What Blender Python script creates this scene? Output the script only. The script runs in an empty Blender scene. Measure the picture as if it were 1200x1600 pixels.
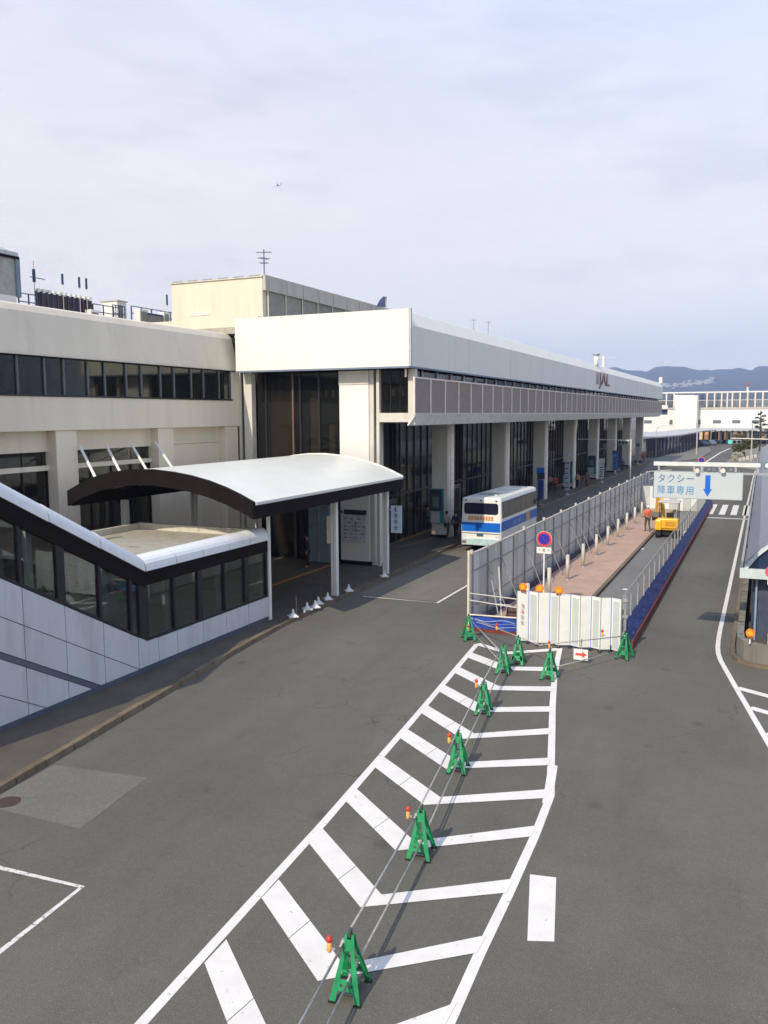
import bpy, bmesh, math, random
from mathutils import Vector, Matrix, noise as mnoise
random.seed(7)
S = bpy.context.scene
COL = S.collection
V = Vector

# ---------------------------------------------------------------- camera
F_PX, PITCH, YAW, ROLL, CAM_H = 1316.45, 0.1151276, 0.4226328, -0.004759362, 8.0
CP = V((0, 0, CAM_H))
Fw = V((-math.sin(YAW)*math.cos(PITCH), math.cos(YAW)*math.cos(PITCH), -math.sin(PITCH)))
_R = V((math.cos(YAW), math.sin(YAW), 0)); _U = _R.cross(Fw)
Rv = _R*math.cos(ROLL) + _U*math.sin(ROLL); Uv = -_R*math.sin(ROLL) + _U*math.cos(ROLL)
cam_d = bpy.data.cameras.new('camera'); cam = bpy.data.objects.new('camera', cam_d); COL.objects.link(cam)
M3 = Matrix((Rv, Uv, -Fw)).transposed()
cam.matrix_world = Matrix.Translation(CP) @ M3.to_4x4()
cam_d.sensor_fit = 'HORIZONTAL'; cam_d.sensor_width = 36; cam_d.lens = 36*F_PX/1200
cam_d.clip_start = 0.1; cam_d.clip_end = 20000
S.camera = cam
# survey helpers: where the line of sight through a photo pixel meets a real plane of the place
def _ray(x, y): return Fw*F_PX + Rv*(x-600) - Uv*(y-800)
def gz(x, y, z=0.0):
    d = _ray(x, y); return CP + d*((z-CAM_H)/d.z)
def gx(x, y, X):
    d = _ray(x, y); return CP + d*(X/d.x)
def gy(x, y, Y):
    d = _ray(x, y); return CP + d*(Y/d.y)

# ---------------------------------------------------------------- light
SUN = V((-0.20, -1.20, 1.0)).normalized()
W = bpy.data.worlds.new('World'); S.world = W; W.use_nodes = True
nt = W.node_tree; nt.nodes.clear()
def N(t, tree=None, **k):
    n = (tree or nt).nodes.new(t)
    for a, b in k.items(): setattr(n, a, b)
    return n
sky = N('ShaderNodeTexSky', sky_type='NISHITA', sun_disc=False)
sky.sun_elevation = math.asin(SUN.z); sky.sun_rotation = math.atan2(SUN.x, SUN.y)
sky.air_density = 1.0; sky.dust_density = 1.5; sky.ozone_density = 2.0
tc = N('ShaderNodeTexCoord'); mp = N('ShaderNodeMapping'); mp.inputs['Scale'].default_value = (1.0, 1.0, 3.0)
nt.links.new(tc.outputs['Generated'], mp.inputs['Vector'])
ns = N('ShaderNodeTexNoise'); ns.inputs['Scale'].default_value = 3.2; ns.inputs['Detail'].default_value = 7; ns.inputs['Roughness'].default_value = .55; ns.inputs['Distortion'].default_value = .5
nt.links.new(mp.outputs[0], ns.inputs['Vector'])
rp = N('ShaderNodeValToRGB'); rp.color_ramp.elements[0].position = .33; rp.color_ramp.elements[0].color = (.82,)*3+(1,)
rp.color_ramp.elements[1].position = .68; rp.color_ramp.elements[1].color = (.97,)*3+(1,)
nt.links.new(ns.outputs['Fac'], rp.inputs['Fac'])
# thin veil: its own colour drifts a little with height above the horizon
sx = N('ShaderNodeSeparateXYZ'); nt.links.new(tc.outputs['Generated'], sx.inputs[0])
hr = N('ShaderNodeValToRGB'); e = hr.color_ramp.elements
e[0].position = 0.0; e[0].color = (.82, .82, .80, 1); e[1].position = .62; e[1].color = (.52, .62, .88, 1)
m_ = e.new(.22); m_.color = (.73, .725, .755, 1)
nt.links.new(sx.outputs['Z'], hr.inputs['Fac'])
vl = N('ShaderNodeVectorMath', operation='SCALE'); vl.inputs['Scale'].default_value = 9.6*1.24; nt.links.new(hr.outputs[0], vl.inputs[0])
# darker thin streaks
mp2 = N('ShaderNodeMapping'); mp2.inputs['Scale'].default_value = (1.6, 1.6, 7.0); mp2.inputs['Location'].default_value = (3.1, 1.7, .4); nt.links.new(tc.outputs['Generated'], mp2.inputs['Vector'])
n2 = N('ShaderNodeTexNoise'); n2.inputs['Scale'].default_value = 3.0; n2.inputs['Detail'].default_value = 6; nt.links.new(mp2.outputs[0], n2.inputs['Vector'])
r2 = N('ShaderNodeValToRGB'); r2.color_ramp.elements[0].position = .52; r2.color_ramp.elements[0].color = (1, 1, 1, 1)
r2.color_ramp.elements[1].position = .66; r2.color_ramp.elements[1].color = (.91, .92, .935, 1); nt.links.new(n2.outputs['Fac'], r2.inputs['Fac'])
ml = N('ShaderNodeVectorMath', operation='MULTIPLY'); nt.links.new(vl.outputs[0], ml.inputs[0]); nt.links.new(r2.outputs[0], ml.inputs[1])
wr = N('ShaderNodeValToRGB'); wr.color_ramp.elements[0].position = .15; wr.color_ramp.elements[0].color = (1.0, .955, .895, 1)
wr.color_ramp.elements[1].position = .62; wr.color_ramp.elements[1].color = (.92, .96, 1.0, 1)
wa = N('ShaderNodeMath', operation='MULTIPLY_ADD'); wa.inputs[1].default_value = .5; wa.inputs[2].default_value = .5; nt.links.new(sx.outputs['X'], wa.inputs[0]); nt.links.new(wa.outputs[0], wr.inputs['Fac'])
m3 = N('ShaderNodeVectorMath', operation='MULTIPLY'); nt.links.new(ml.outputs[0], m3.inputs[0]); nt.links.new(wr.outputs[0], m3.inputs[1]); ml = m3
mx = N('ShaderNodeMix', data_type='RGBA'); nt.links.new(rp.outputs[0], mx.inputs[0]); nt.links.new(sky.outputs[0], mx.inputs[6]); nt.links.new(ml.outputs[0], mx.inputs[7])
bg = N('ShaderNodeBackground'); bg.inputs['Strength'].default_value = .122; nt.links.new(mx.outputs[2], bg.inputs['Color'])
wo = N('ShaderNodeOutputWorld'); nt.links.new(bg.outputs[0], wo.inputs['Surface'])

sl = bpy.data.lights.new('sun', 'SUN'); sl.energy = 4.3; sl.angle = math.radians(.5); sl.color = (1, .90, .74)
so = bpy.data.objects.new('sun', sl); COL.objects.link(so); so.rotation_euler = (-SUN).to_track_quat('-Z', 'Y').to_euler(); so.location = (-20, -60, 60)
S.view_settings.view_transform = 'Standard'; S.view_settings.look = 'None'; S.view_settings.exposure = 0.0; S.view_settings.gamma = 1
S.view_settings.use_curve_mapping = False
S.cycles.max_bounces = 8; S.cycles.transparent_max_bounces = 16; S.cycles.volume_bounces = 0

# ---------------------------------------------------------------- materials
MATS = {}
def mat(name, col, rough=.6, metal=0.0, var=.12, scale=3.0, bump=0.0, bscale=40.0, spec=.4, piece=0.0, dirt=None, dscale=.6, dthr=(.55, .75), emit=0.0, zs=1.0):
    if name in MATS: return MATS[name]
    m = bpy.data.materials.new(name); m.use_nodes = True; t = m.node_tree; b = t.nodes['Principled BSDF']
    b.inputs['Roughness'].default_value = rough; b.inputs['Metallic'].default_value = metal; b.inputs['Specular IOR Level'].default_value = spec
    g = N('ShaderNodeNewGeometry', t); mpn = N('ShaderNodeMapping', t); mpn.inputs['Scale'].default_value = (1, 1, zs); t.links.new(g.outputs['Position'], mpn.inputs['Vector'])
    n = N('ShaderNodeTexNoise', t); n.inputs['Scale'].default_value = scale; n.inputs['Detail'].default_value = 5; t.links.new(mpn.outputs[0], n.inputs['Vector'])
    mr = N('ShaderNodeMapRange', t); mr.inputs['From Min'].default_value = .3; mr.inputs['From Max'].default_value = .7; mr.inputs['To Min'].default_value = 1-var; mr.inputs['To Max'].default_value = 1+var
    t.links.new(n.outputs['Fac'], mr.inputs['Value'])
    fac = mr.outputs[0]
    if piece:
        oi = N('ShaderNodeObjectInfo', t); m2 = N('ShaderNodeMapRange', t); m2.inputs['To Min'].default_value = 1-piece; m2.inputs['To Max'].default_value = 1+piece
        t.links.new(oi.outputs['Random'], m2.inputs['Value']); mm = N('ShaderNodeMath', t, operation='MULTIPLY'); t.links.new(fac, mm.inputs[0]); t.links.new(m2.outputs[0], mm.inputs[1]); fac = mm.outputs[0]
    vm = N('ShaderNodeVectorMath', t, operation='SCALE'); vm.inputs[0].default_value = col[:3]; t.links.new(fac, vm.inputs['Scale']); out = vm.outputs[0]
    if dirt:
        dn = N('ShaderNodeTexNoise', t); dn.inputs['Scale'].default_value = dscale; dn.inputs['Detail'].default_value = 8; dn.inputs['Roughness'].default_value = .65; t.links.new(mpn.outputs[0], dn.inputs['Vector'])
        dr = N('ShaderNodeMapRange', t); dr.inputs['From Min'].default_value = dthr[0]; dr.inputs['From Max'].default_value = dthr[1]; t.links.new(dn.outputs['Fac'], dr.inputs['Value'])
        dm = N('ShaderNodeMix', t, data_type='RGBA'); t.links.new(dr.outputs[0], dm.inputs[0]); t.links.new(out, dm.inputs[6]); dm.inputs[7].default_value = tuple(dirt[:3])+(1,); out = dm.outputs[2]
    t.links.new(out, b.inputs['Base Color'])
    if emit: t.links.new(out, b.inputs['Emission Color']); b.inputs['Emission Strength'].default_value = emit
    if bump:
        bn = N('ShaderNodeTexNoise', t); bn.inputs['Scale'].default_value = bscale; bn.inputs['Detail'].default_value = 4; t.links.new(g.outputs['Position'], bn.inputs['Vector'])
        bb = N('ShaderNodeBump', t); bb.inputs['Strength'].default_value = bump; bb.inputs['Distance'].default_value = .02; t.links.new(bn.outputs['Fac'], bb.inputs['Height']); t.links.new(bb.outputs[0], b.inputs['Normal'])
    MATS[name] = m; return m

def asphalt_mat(name, base, warm=(1.0, .94, .775)):
    m = bpy.data.materials.new(name); m.use_nodes = True; t = m.node_tree; b = t.nodes['Principled BSDF']
    b.inputs['Roughness'].default_value = .82; b.inputs['Specular IOR Level'].default_value = .25
    g = N('ShaderNodeNewGeometry', t)
    def nz(sc, det, lo, hi, tmin, tmax, ms=(1, 1, 1), rot=0):
        mpn = N('ShaderNodeMapping', t); mpn.inputs['Scale'].default_value = ms; mpn.inputs['Rotation'].default_value = (0, 0, rot); t.links.new(g.outputs['Position'], mpn.inputs['Vector'])
        n = N('ShaderNodeTexNoise', t); n.inputs['Scale'].default_value = sc; n.inputs['Detail'].default_value = det; n.inputs['Roughness'].default_value = .6; t.links.new(mpn.outputs[0], n.inputs['Vector'])
        r = N('ShaderNodeMapRange', t); r.inputs['From Min'].default_value = lo; r.inputs['From Max'].default_value = hi; r.inputs['To Min'].default_value = tmin; r.inputs['To Max'].default_value = tmax
        t.links.new(n.outputs['Fac'], r.inputs['Value']); return r.outputs[0]
    parts = [nz(.10, 3, .3, .7, .86, 1.16), nz(1.6, 6, .3, .7, .95, 1.05), nz(.5, 5, .42, .62, .93, 1.03, (1, .16, 1), .12), nz(9, 4, .3, .7, .93, 1.07), nz(45, 4, .25, .75, .62, 1.38), nz(.9, 5, .58, .75, 1.0, .86, (1, .12, 1), .1)]
    # scattered pale grit
    parts.append(nz(30, 1, .68, .76, 1.0, 1.9))
    # small oil spots
    vo = N('ShaderNodeTexVoronoi', t); vo.inputs['Scale'].default_value = .55; t.links.new(g.outputs['Position'], vo.inputs['Vector'])
    r = N('ShaderNodeMapRange', t); r.inputs['From Min'].default_value = .05; r.inputs['From Max'].default_value = .13; r.inputs['To Min'].default_value = .78; r.inputs['To Max'].default_value = 1.0; t.links.new(vo.outputs['Distance'], r.inputs['Value']); parts.append(r.outputs[0])
    cv = N('ShaderNodeTexVoronoi', t, feature='DISTANCE_TO_EDGE'); cv.inputs['Scale'].default_value = .42
    dn = N('ShaderNodeTexNoise', t); dn.inputs['Scale'].default_value = 1.5; dn.inputs['Detail'].default_value = 6; t.links.new(g.outputs['Position'], dn.inputs['Vector'])
    dv = N('ShaderNodeVectorMath', t, operation='MULTIPLY_ADD'); dv.inputs[1].default_value = (.9, .9, .9); t.links.new(dn.outputs['Color'], dv.inputs[0]); t.links.new(g.outputs['Position'], dv.inputs[2]); t.links.new(dv.outputs[0], cv.inputs['Vector'])
    cr = N('ShaderNodeMapRange', t); cr.inputs['From Min'].default_value = .0; cr.inputs['From Max'].default_value = .012; cr.inputs['To Min'].default_value = .62; cr.inputs['To Max'].default_value = 1.0; t.links.new(cv.outputs['Distance'], cr.inputs['Value'])
    cm = nz(.16, 2, .54, .60, 0, 1)
    cx_ = N('ShaderNodeMix', t, data_type='FLOAT'); cx_.inputs[2].default_value = 1.0; t.links.new(cm, cx_.inputs[0]); t.links.new(cr.outputs[0], cx_.inputs[3]); parts.append(cx_.outputs[0])
    f = parts[0]
    for p in parts[1:]:
        mm = N('ShaderNodeMath', t, operation='MULTIPLY'); t.links.new(f, mm.inputs[0]); t.links.new(p, mm.inputs[1]); f = mm.outputs[0]
    vm = N('ShaderNodeVectorMath', t, operation='SCALE'); vm.inputs[0].default_value = tuple(base*w for w in warm); t.links.new(f, vm.inputs['Scale']); t.links.new(vm.outputs[0], b.inputs['Base Color'])
    bn = N('ShaderNodeTexNoise', t); bn.inputs['Scale'].default_value = 90; bn.inputs['Detail'].default_value = 3; t.links.new(g.outputs['Position'], bn.inputs['Vector'])
    bb = N('ShaderNodeBump', t); bb.inputs['Strength'].default_value = .35; bb.inputs['Distance'].default_value = .01; t.links.new(bn.outputs['Fac'], bb.inputs['Height']); t.links.new(bb.outputs[0], b.inputs['Normal'])
    MATS[name] = m; return m

def glass_mat(name, tint, trans=.55, gl=.08, rough=.03):
    m = bpy.data.materials.new(name); m.use_nodes = True; t = m.node_tree; t.nodes.clear()
    o = N('ShaderNodeOutputMaterial', t); tr = N('ShaderNodeBsdfTransparent', t); tr.inputs[0].default_value = tuple(tint)+(1,)
    gs = N('ShaderNodeBsdfGlossy', t); gs.inputs['Roughness'].default_value = rough; gs.inputs['Color'].default_value = (.8, .85, .9, 1)
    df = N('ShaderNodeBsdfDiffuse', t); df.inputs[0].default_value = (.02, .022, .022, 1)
    fr = N('ShaderNodeFresnel', t); fr.inputs['IOR'].default_value = 1.35
    ad = N('ShaderNodeMath', t, operation='MULTIPLY_ADD'); ad.inputs[1].default_value = .8; ad.inputs[2].default_value = gl-.02; t.links.new(fr.outputs[0], ad.inputs[0])
    a = N('ShaderNodeMixShader', t); a.inputs[0].default_value = trans; t.links.new(df.outputs[0], a.inputs[1]); t.links.new(tr.outputs[0], a.inputs[2])
    c = N('ShaderNodeMixShader', t); t.links.new(ad.outputs[0], c.inputs[0]); t.links.new(a.outputs[0], c.inputs[1]); t.links.new(gs.outputs[0], c.inputs[2])
    t.links.new(c.outputs[0], o.inputs[0]); MATS[name] = m; return m

ASPH = asphalt_mat('asphalt', .114)
ASPH2 = asphalt_mat('asphalt_paler_patch', .152)
ASPH3 = asphalt_mat('asphalt_work_zone', .165, (1, .97, .9))
PAINT = mat('road_paint', (.67, .64, .595), .6, var=.07, scale=2, dirt=(.28, .26, .23), dscale=7, dthr=(.62, .70), bump=.2, bscale=60)
PAINT_OLD = mat('road_paint_old', (.62, .60, .56), .65, var=.1, scale=3, dirt=(.16, .155, .14), dscale=11, dthr=(.54, .62))
WALK = mat('pavement_tiles', (.085, .072, .056), .75, var=.18, scale=1.2, bump=.2, dirt=(.07, .06, .05), dscale=2.2)
KERB = mat('kerb_concrete', (.15, .115, .075), .85, var=.25, scale=3, piece=.15, bump=.4, dirt=(.09, .075, .06), dscale=3)
BRICK = None
CONC = mat('concrete', (.19, .18, .15), .85, var=.22, scale=2, bump=.4, bscale=20, dirt=(.06, .058, .052), dscale=3.0, zs=.2, dthr=(.48, .68))
CONC_L = mat('pale_concrete', (.46, .43, .38), .8, var=.1, scale=1.5, bump=.2, dirt=(.28, .26, .23), dscale=.9, zs=.25, dthr=(.6, .85))
WALLW = mat('wing_wall_paint', (.66, .59, .47), .6, var=.05, scale=.8, dirt=(.50, .44, .35), dscale=1.8, dthr=(.54, .95), zs=.12, bump=.08)
WHITE = mat('white_cladding', (.70, .69, .64), .45, var=.03, scale=.6, dirt=(.58, .57, .54), dscale=.8, dthr=(.62, .95), zs=.25)
FASC = mat('fascia_white', (.73, .715, .63), .4, var=.02, scale=.5, dirt=(.58, .57, .51), dscale=1.6, dthr=(.55, .98), zs=.12)
CANW = mat('canopy_white', (.64, .645, .59), .4, var=.03, scale=.7, dirt=(.55, .55, .53), dscale=1.3, dthr=(.6, .9))
TILE = mat('stair_wall_panel', (.53, .54, .57), .35, var=.04, scale=1.5, piece=.03, dirt=(.36, .36, .36), dscale=2.2, dthr=(.5, .9), zs=.15)
JOINT = mat('joint_dark', (.035, .04, .055), .7)
DBROWN = mat('dark_brown_metal', (.010, .007, .0065), .8, var=.2, spec=.12)
DFRAME = mat('dark_window_frame', (.018, .016, .02), .4)
SOFF = mat('soffit_brown', (.085, .068, .055), .7)
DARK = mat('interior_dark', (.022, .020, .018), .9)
CURT = mat('curtain_beige', (.70, .66, .52), .9, piece=.5)
FRAMEP = mat('pale_pink_frame', (.78, .64, .56), .5)
LOUV = mat('louver_mesh', (.27, .225, .19), .65, var=.1, scale=6, piece=.06, bump=.5, bscale=120)
COLM = mat('column_paint', (.56, .53, .46), .6, var=.05, dirt=(.34, .32, .28), dscale=1.2, dthr=(.55, .85), zs=.3)
STEEL = mat('galvanised_steel', (.42, .43, .44), .42, .55, var=.12, scale=8)
PIPE = mat('scaffold_pipe', (.34, .33, .31), .5, .3, var=.2, scale=10)
SHEET = mat('fence_sheet_steel', (.55, .545, .51), .5, .1, var=.08, scale=1.2, piece=.13, zs=.3)
WPANEL = mat('white_folding_panel', (.68, .68, .64), .4, var=.04, piece=.03, dirt=(.55, .53, .49), dscale=4, dthr=(.62, .8))
WINSET = mat('folding_panel_inset', (.47, .50, .48), .5, var=.05)
GREEN = mat('barricade_green', (.012, .24, .085), .4, var=.2, scale=7, dirt=(.03, .09, .05), dscale=9, dthr=(.6, .75))
ORANGE = mat('beacon_orange', (.80, .20, .01), .3, var=.05, emit=.12)
RED = mat('red_plastic', (.55, .045, .03), .4)
YELP = mat('yellow_plastic', (.75, .38, .10), .5)
BLUE = mat('vinyl_blue', (.025, .07, .38), .5, var=.2, scale=5, bump=.5, bscale=6)
BLUED = mat('vinyl_dark_blue', (.035, .055, .19), .5, var=.35, scale=4, bump=.6, bscale=7)
BLUEF = mat('vinyl_faded_print', (.35, .42, .58), .6)
RUST = mat('red_brown_board', (.16, .035, .022), .7, var=.2)
SIGNW = mat('sign_white', (.47, .51, .515), .4, var=.02)
SIGNG = mat('sign_back_grey', (.28, .32, .36), .5)
SIGNB = mat('sign_blue', (.01, .12, .55), .4)
SIGNT = mat('sign_text_blue', (.05, .13, .26), .5)
BUSW = mat('bus_white', (.76, .745, .69), .3, var=.03)
BUSB = mat('bus_blue', (.008, .12, .50), .3, var=.05)
BUSG = mat('bus_pale_green', (.42, .56, .55), .4)
YEL = mat('excavator_yellow', (.80, .42, .02), .4, var=.08, dirt=(.4, .22, .05), dscale=6)
RUBBER = mat('black_rubber', (.015, .014, .014), .8)
CHROME = mat('lamp_glass', (.6, .6, .6), .2)
SKIN = mat('skin', (.50, .30, .21), .6)
HAIR = mat('hair', (.015, .012, .010), .6)
TACT = mat('tactile_yellow', (.42, .20, .05), .8, var=.25, scale=4)
HILLM = mat('forested_hill', (.040, .055, .045), .95, var=.3, scale=.012)
GRND = mat('far_ground', (.13, .125, .10), .95, var=.3, scale=.01)
FARW = mat('far_terminal_white', (.74, .735, .70), .5, var=.02)
ROOFG = mat('roof_membrane', (.36, .34, .28), .85, var=.12, dirt=(.20, .15, .11), dscale=1.4, dthr=(.56, .7))
LEAFD = mat('bush_leaves', (.075, .082, .022), .7, var=.3, scale=2, piece=.2)
LEAFB = mat('bush_leaves_brown', (.12, .085, .03), .7, var=.3, scale=2)
PINE = mat('pine_needles', (.035, .06, .05), .75, var=.3)
BARK = mat('bark', (.07, .055, .045), .9)
CANB = mat('barrel_roof_polycarbonate', (.20, .215, .25), .4, var=.06)
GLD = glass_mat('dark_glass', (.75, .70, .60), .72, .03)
GLS = glass_mat('stair_glass', (.80, .82, .80), .84, .05)
GLB = glass_mat('bus_glass', (.25, .27, .3), .35, .05)
GLF = glass_mat('screen_glass', (.75, .8, .85), .8, .12)
def net_mat():
    m = bpy.data.materials.new('net_mesh'); m.use_nodes = True; t = m.node_tree; t.nodes.clear()
    o = N('ShaderNodeOutputMaterial', t); a = N('ShaderNodeBsdfTransparent', t); d = N('ShaderNodeBsdfDiffuse', t); d.inputs[0].default_value = (.5, .5, .48, 1)
    x = N('ShaderNodeMixShader', t); x.inputs[0].default_value = .10; t.links.new(a.outputs[0], x.inputs[1]); t.links.new(d.outputs[0], x.inputs[2]); t.links.new(x.outputs[0], o.inputs[0]); return m
MESHW = net_mat()

# ---------------------------------------------------------------- mesh builder
def wl(o):
    p = V((0, 0, 0))
    while o is not None: p += o.location; o = o.parent
    return p
class MB:
    def __init__(s): s.v = []; s.f = []
    def add(s, vs, fs):
        k = len(s.v); s.v += [V(v) for v in vs]; s.f += [tuple(i+k for i in f) for f in fs]; return s
    def box(s, x0, x1, y0, y1, z0, z1, m=None):
        vs = [V((x, y, z)) for z in (z0, z1) for x, y in ((x0, y0), (x1, y0), (x1, y1), (x0, y1))]
        if m: vs = [m @ v for v in vs]
        return s.add(vs, [(3, 2, 1, 0), (4, 5, 6, 7), (0, 1, 5, 4), (1, 2, 6, 5), (2, 3, 7, 6), (3, 0, 4, 7)])
    def hexa(s, b, t):      # 4 bottom + 4 top points, anticlockwise from above
        return s.add(list(b)+list(t), [(3, 2, 1, 0), (4, 5, 6, 7), (0, 1, 5, 4), (1, 2, 6, 5), (2, 3, 7, 6), (3, 0, 4, 7)])
    def bar(s, a, b, w, h=None, up=V((0, 0, 1))):
        a, b = V(a), V(b); h = h or w; d = (b-a).normalized()
        x = d.cross(up)
        if x.length < 1e-3: x = d.cross(V((0, 1, 0)))
        x.normalize(); y = x.cross(d).normalized(); vs = []
        for p in (a, b):
            for i, j in ((-1, -1), (1, -1), (1, 1), (-1, 1)): vs.append(p + x*(w/2*i) + y*(h/2*j))
        return s.add(vs, [(3, 2, 1, 0), (4, 5, 6, 7), (0, 1, 5, 4), (1, 2, 6, 5), (2, 3, 7, 6), (3, 0, 4, 7)])
    def tube(s, pts, r, n=8, r2=None, cap=True):
        pts = [V(p) for p in pts]; k0 = len(s.v); m = len(pts)
        for i, p in enumerate(pts):
            d = (pts[min(i+1, m-1)] - pts[max(i-1, 0)]).normalized()
            x = d.cross(V((0, 0, 1)))
            if x.length < 1e-3: x = V((1, 0, 0))
            x.normalize(); y = x.cross(d); rr = r if r2 is None else r + (r2-r)*i/(m-1)
            for q in range(n):
                a = 2*math.pi*q/n; s.v.append(p + x*(rr*math.cos(a)) + y*(rr*math.sin(a)))
        for i in range(m-1):
            for q in range(n):
                a = k0+i*n+q; b = k0+i*n+(q+1) % n; s.f.append((a, b, b+n, a+n))
        if cap: s.f.append(tuple(k0+q for q in range(n))[::-1]); s.f.append(tuple(k0+(m-1)*n+q for q in range(n)))
        return s
    def lathe(s, c, prof, n=16):
        c = V(c); k0 = len(s.v); m = len(prof)
        for r, z in prof:
            for q in range(n):
                a = 2*math.pi*q/n; s.v.append(c + V((r*math.cos(a), r*math.sin(a), z)))
        for i in range(m-1):
            for q in range(n):
                a = k0+i*n+q; b = k0+i*n+(q+1) % n; s.f.append((a, b, b+n, a+n))
        s.f.append(tuple(k0+q for q in range(n))[::-1]); s.f.append(tuple(k0+(m-1)*n+q for q in range(n)))
        return s
    def prism(s, poly, d):   # poly: 3-D points of one face, d: extrusion vector
        n = len(poly); p = [V(q) for q in poly]; d = V(d)
        return s.add(p+[q+d for q in p], [tuple(range(n))[::-1], tuple(range(n, 2*n))]+[(i, (i+1) % n, (i+1) % n+n, i+n) for i in range(n)])
    def quad(s, a, b, c, d): return s.add([a, b, c, d], [(0, 1, 2, 3)])
    def mesh(s, name, m, off=V((0, 0, 0)), smooth=False):
        me = bpy.data.meshes.new(name); me.from_pydata([tuple(v-off) for v in s.v], [], s.f)
        bm = bmesh.new(); bm.from_mesh(me); bmesh.ops.recalc_face_normals(bm, faces=bm.faces); bm.to_mesh(me); bm.free()
        if m: me.materials.append(m)
        if smooth:
            for p in me.polygons: p.use_smooth = True
        return me
    def build(s, name, m, parent=None, smooth=False, bevel=0, origin=None):
        off = V(origin) if origin is not None else (V((0, 0, 0)) if parent is None else wl(parent))
        o = bpy.data.objects.new(name, s.mesh(name, m, off, smooth)); COL.objects.link(o)
        if parent is not None:
            o.parent = parent
            if origin is not None: o.location = off - wl(parent)
        elif origin is not None: o.location = off
        if bevel:
            md = o.modifiers.new('bevel', 'BEVEL'); md.width = bevel; md.segments = 2; md.limit_method = 'ANGLE'
        return o
def inst(me, name, parent, loc, rot=(0, 0, 0), sc=(1, 1, 1)):
    o = bpy.data.objects.new(name, me); COL.objects.link(o); o.location = loc; o.rotation_euler = rot; o.scale = sc
    if parent is not None: o.parent = parent
    return o
def thing(name, label, cat, loc=(0, 0, 0), rz=0, group=None):
    o = bpy.data.objects.new(name, None); COL.objects.link(o); o.location = loc; o.rotation_euler = (0, 0, rz); o.empty_display_size = .2
    return tag(o, label, cat, group)
def tag(o, label=None, cat=None, group=None, kind=None):
    if label: o['label'] = label
    if cat: o['category'] = cat
    if group: o['group'] = group
    if kind: o['kind'] = kind
    return o
def struct(o): o['kind'] = 'structure'; return o
def dup(root, loc, rz=0, label=None, group=None):
    r = root.copy(); COL.objects.link(r); r.location = loc; r.rotation_euler = (0, 0, rz)
    if label: r['label'] = label
    if group: r['group'] = group
    def rec(a, b):
        for ch in list(a.children):
            c = ch.copy(); COL.objects.link(c); c.parent = b; rec(ch, c)
    rec(root, r); return r
def text_obj(body, size, m, name, parent, loc, rot, depth=.01, sx=1.0, align='LEFT'):
    cu = bpy.data.curves.new(name, 'FONT'); cu.body = body; cu.size = size; cu.extrude = depth; cu.align_x = align; cu.resolution_u = 3
    t = bpy.data.objects.new(name, cu); COL.objects.link(t)
    dg = bpy.context.evaluated_depsgraph_get(); me = bpy.data.meshes.new_from_object(t.evaluated_get(dg)); bpy.data.objects.remove(t)
    me.materials.clear(); me.materials.append(m)
    return inst(me, name, parent, loc, rot, (sx, 1, 1))

# ================================================================= SETTING: ground, roads, hills
struct(MB().quad((-9000, -300, -.06), (9000, -300, -.06), (9000, 9000, -.06), (-9000, 9000, -.06)).build('ground', GRND))
struct(MB().quad((-17.6, -12, 0), (60, -12, 0), (60, 420, 0), (-17.6, 420, 0)).build('road', ASPH))
struct(MB().quad((-60, 150.5, .004), (-17.6, 150.5, .004), (-17.6, 420, .004), (-60, 420, .004)).build('forecourt', ASPH))

KX = [(-12.6, -8), (-13.9, 7), (-14.55, 12.3), (-15.35, 18.5), (-16.0, 23.5), (-16.38, 27.2), (-16.55, 33.8), (-16.85, 48), (-17.05, 60), (-17.15, 150)]
def kx(y):
    for (a, b), (c, d) in zip(KX, KX[1:]):
        if y <= d: return a + (c-a)*(y-b)/(d-b)
    return KX[-1][0]
ys = [-8, 0, 7, 12.3, 18.5, 23.5, 27.2, 33.8, 48, 60, 100, 150]
mb = MB()
for a, b in zip(ys, ys[1:]):
    mb.quad((-60, a, .15), (kx(a)-.18, a, .15), (kx(b)-.18, b, .15), (-60, b, .15))
walk = struct(mb.build('pavement', WALK))
kerb = struct(MB().quad((kx(-8)-.2, -8, -.02), (kx(-8)-.1, -8, -.02), (kx(-8)-.1, -7.9, -.02), (kx(-8)-.2, -7.9, -.02)).build('kerb', KERB))
y = -7.9
while y < 150:
    L = .97 if y < 70 else 2.9
    a, b = V((kx(y), y, 0)), V((kx(y+L), y+L, 0)); h = .15+random.uniform(-.008, .008); j = random.uniform(-.006, .006)
    MB().hexa([a+V((-.18+j, .012, -.03)), a+V((.02+j, .012, -.03)), b+V((.02+j, 0, -.03)), b+V((-.18+j, 0, -.03))],
              [a+V((-.18+j, .012, h)), a+V((.0+j, .012, h)), b+V((.0+j, 0, h)), b+V((-.18+j, 0, h))]).build('kerb_stone', KERB, kerb)
    y += L+.015
# tactile strip set in the pavement
struct(MB().quad((-20.62, 20, .154), (-20.4, 20, .154), (-20.4, 149, .154), (-20.62, 149, .154)).build('tactile_strip', TACT))

def strip(pts, w, z=.004):
    mb = MB(); pts = [V((p[0], p[1], z)) for p in pts]; L = []
    for i, p in enumerate(pts):
        d = (pts[min(i+1, len(pts)-1)]-pts[max(i-1, 0)]).normalized(); n = V((-d.y, d.x, 0)); L.append((p+n*w/2, p-n*w/2))
    for (a, b), (c, d) in zip(L, L[1:]): mb.quad(a, b, d, c)
    return mb
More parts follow.
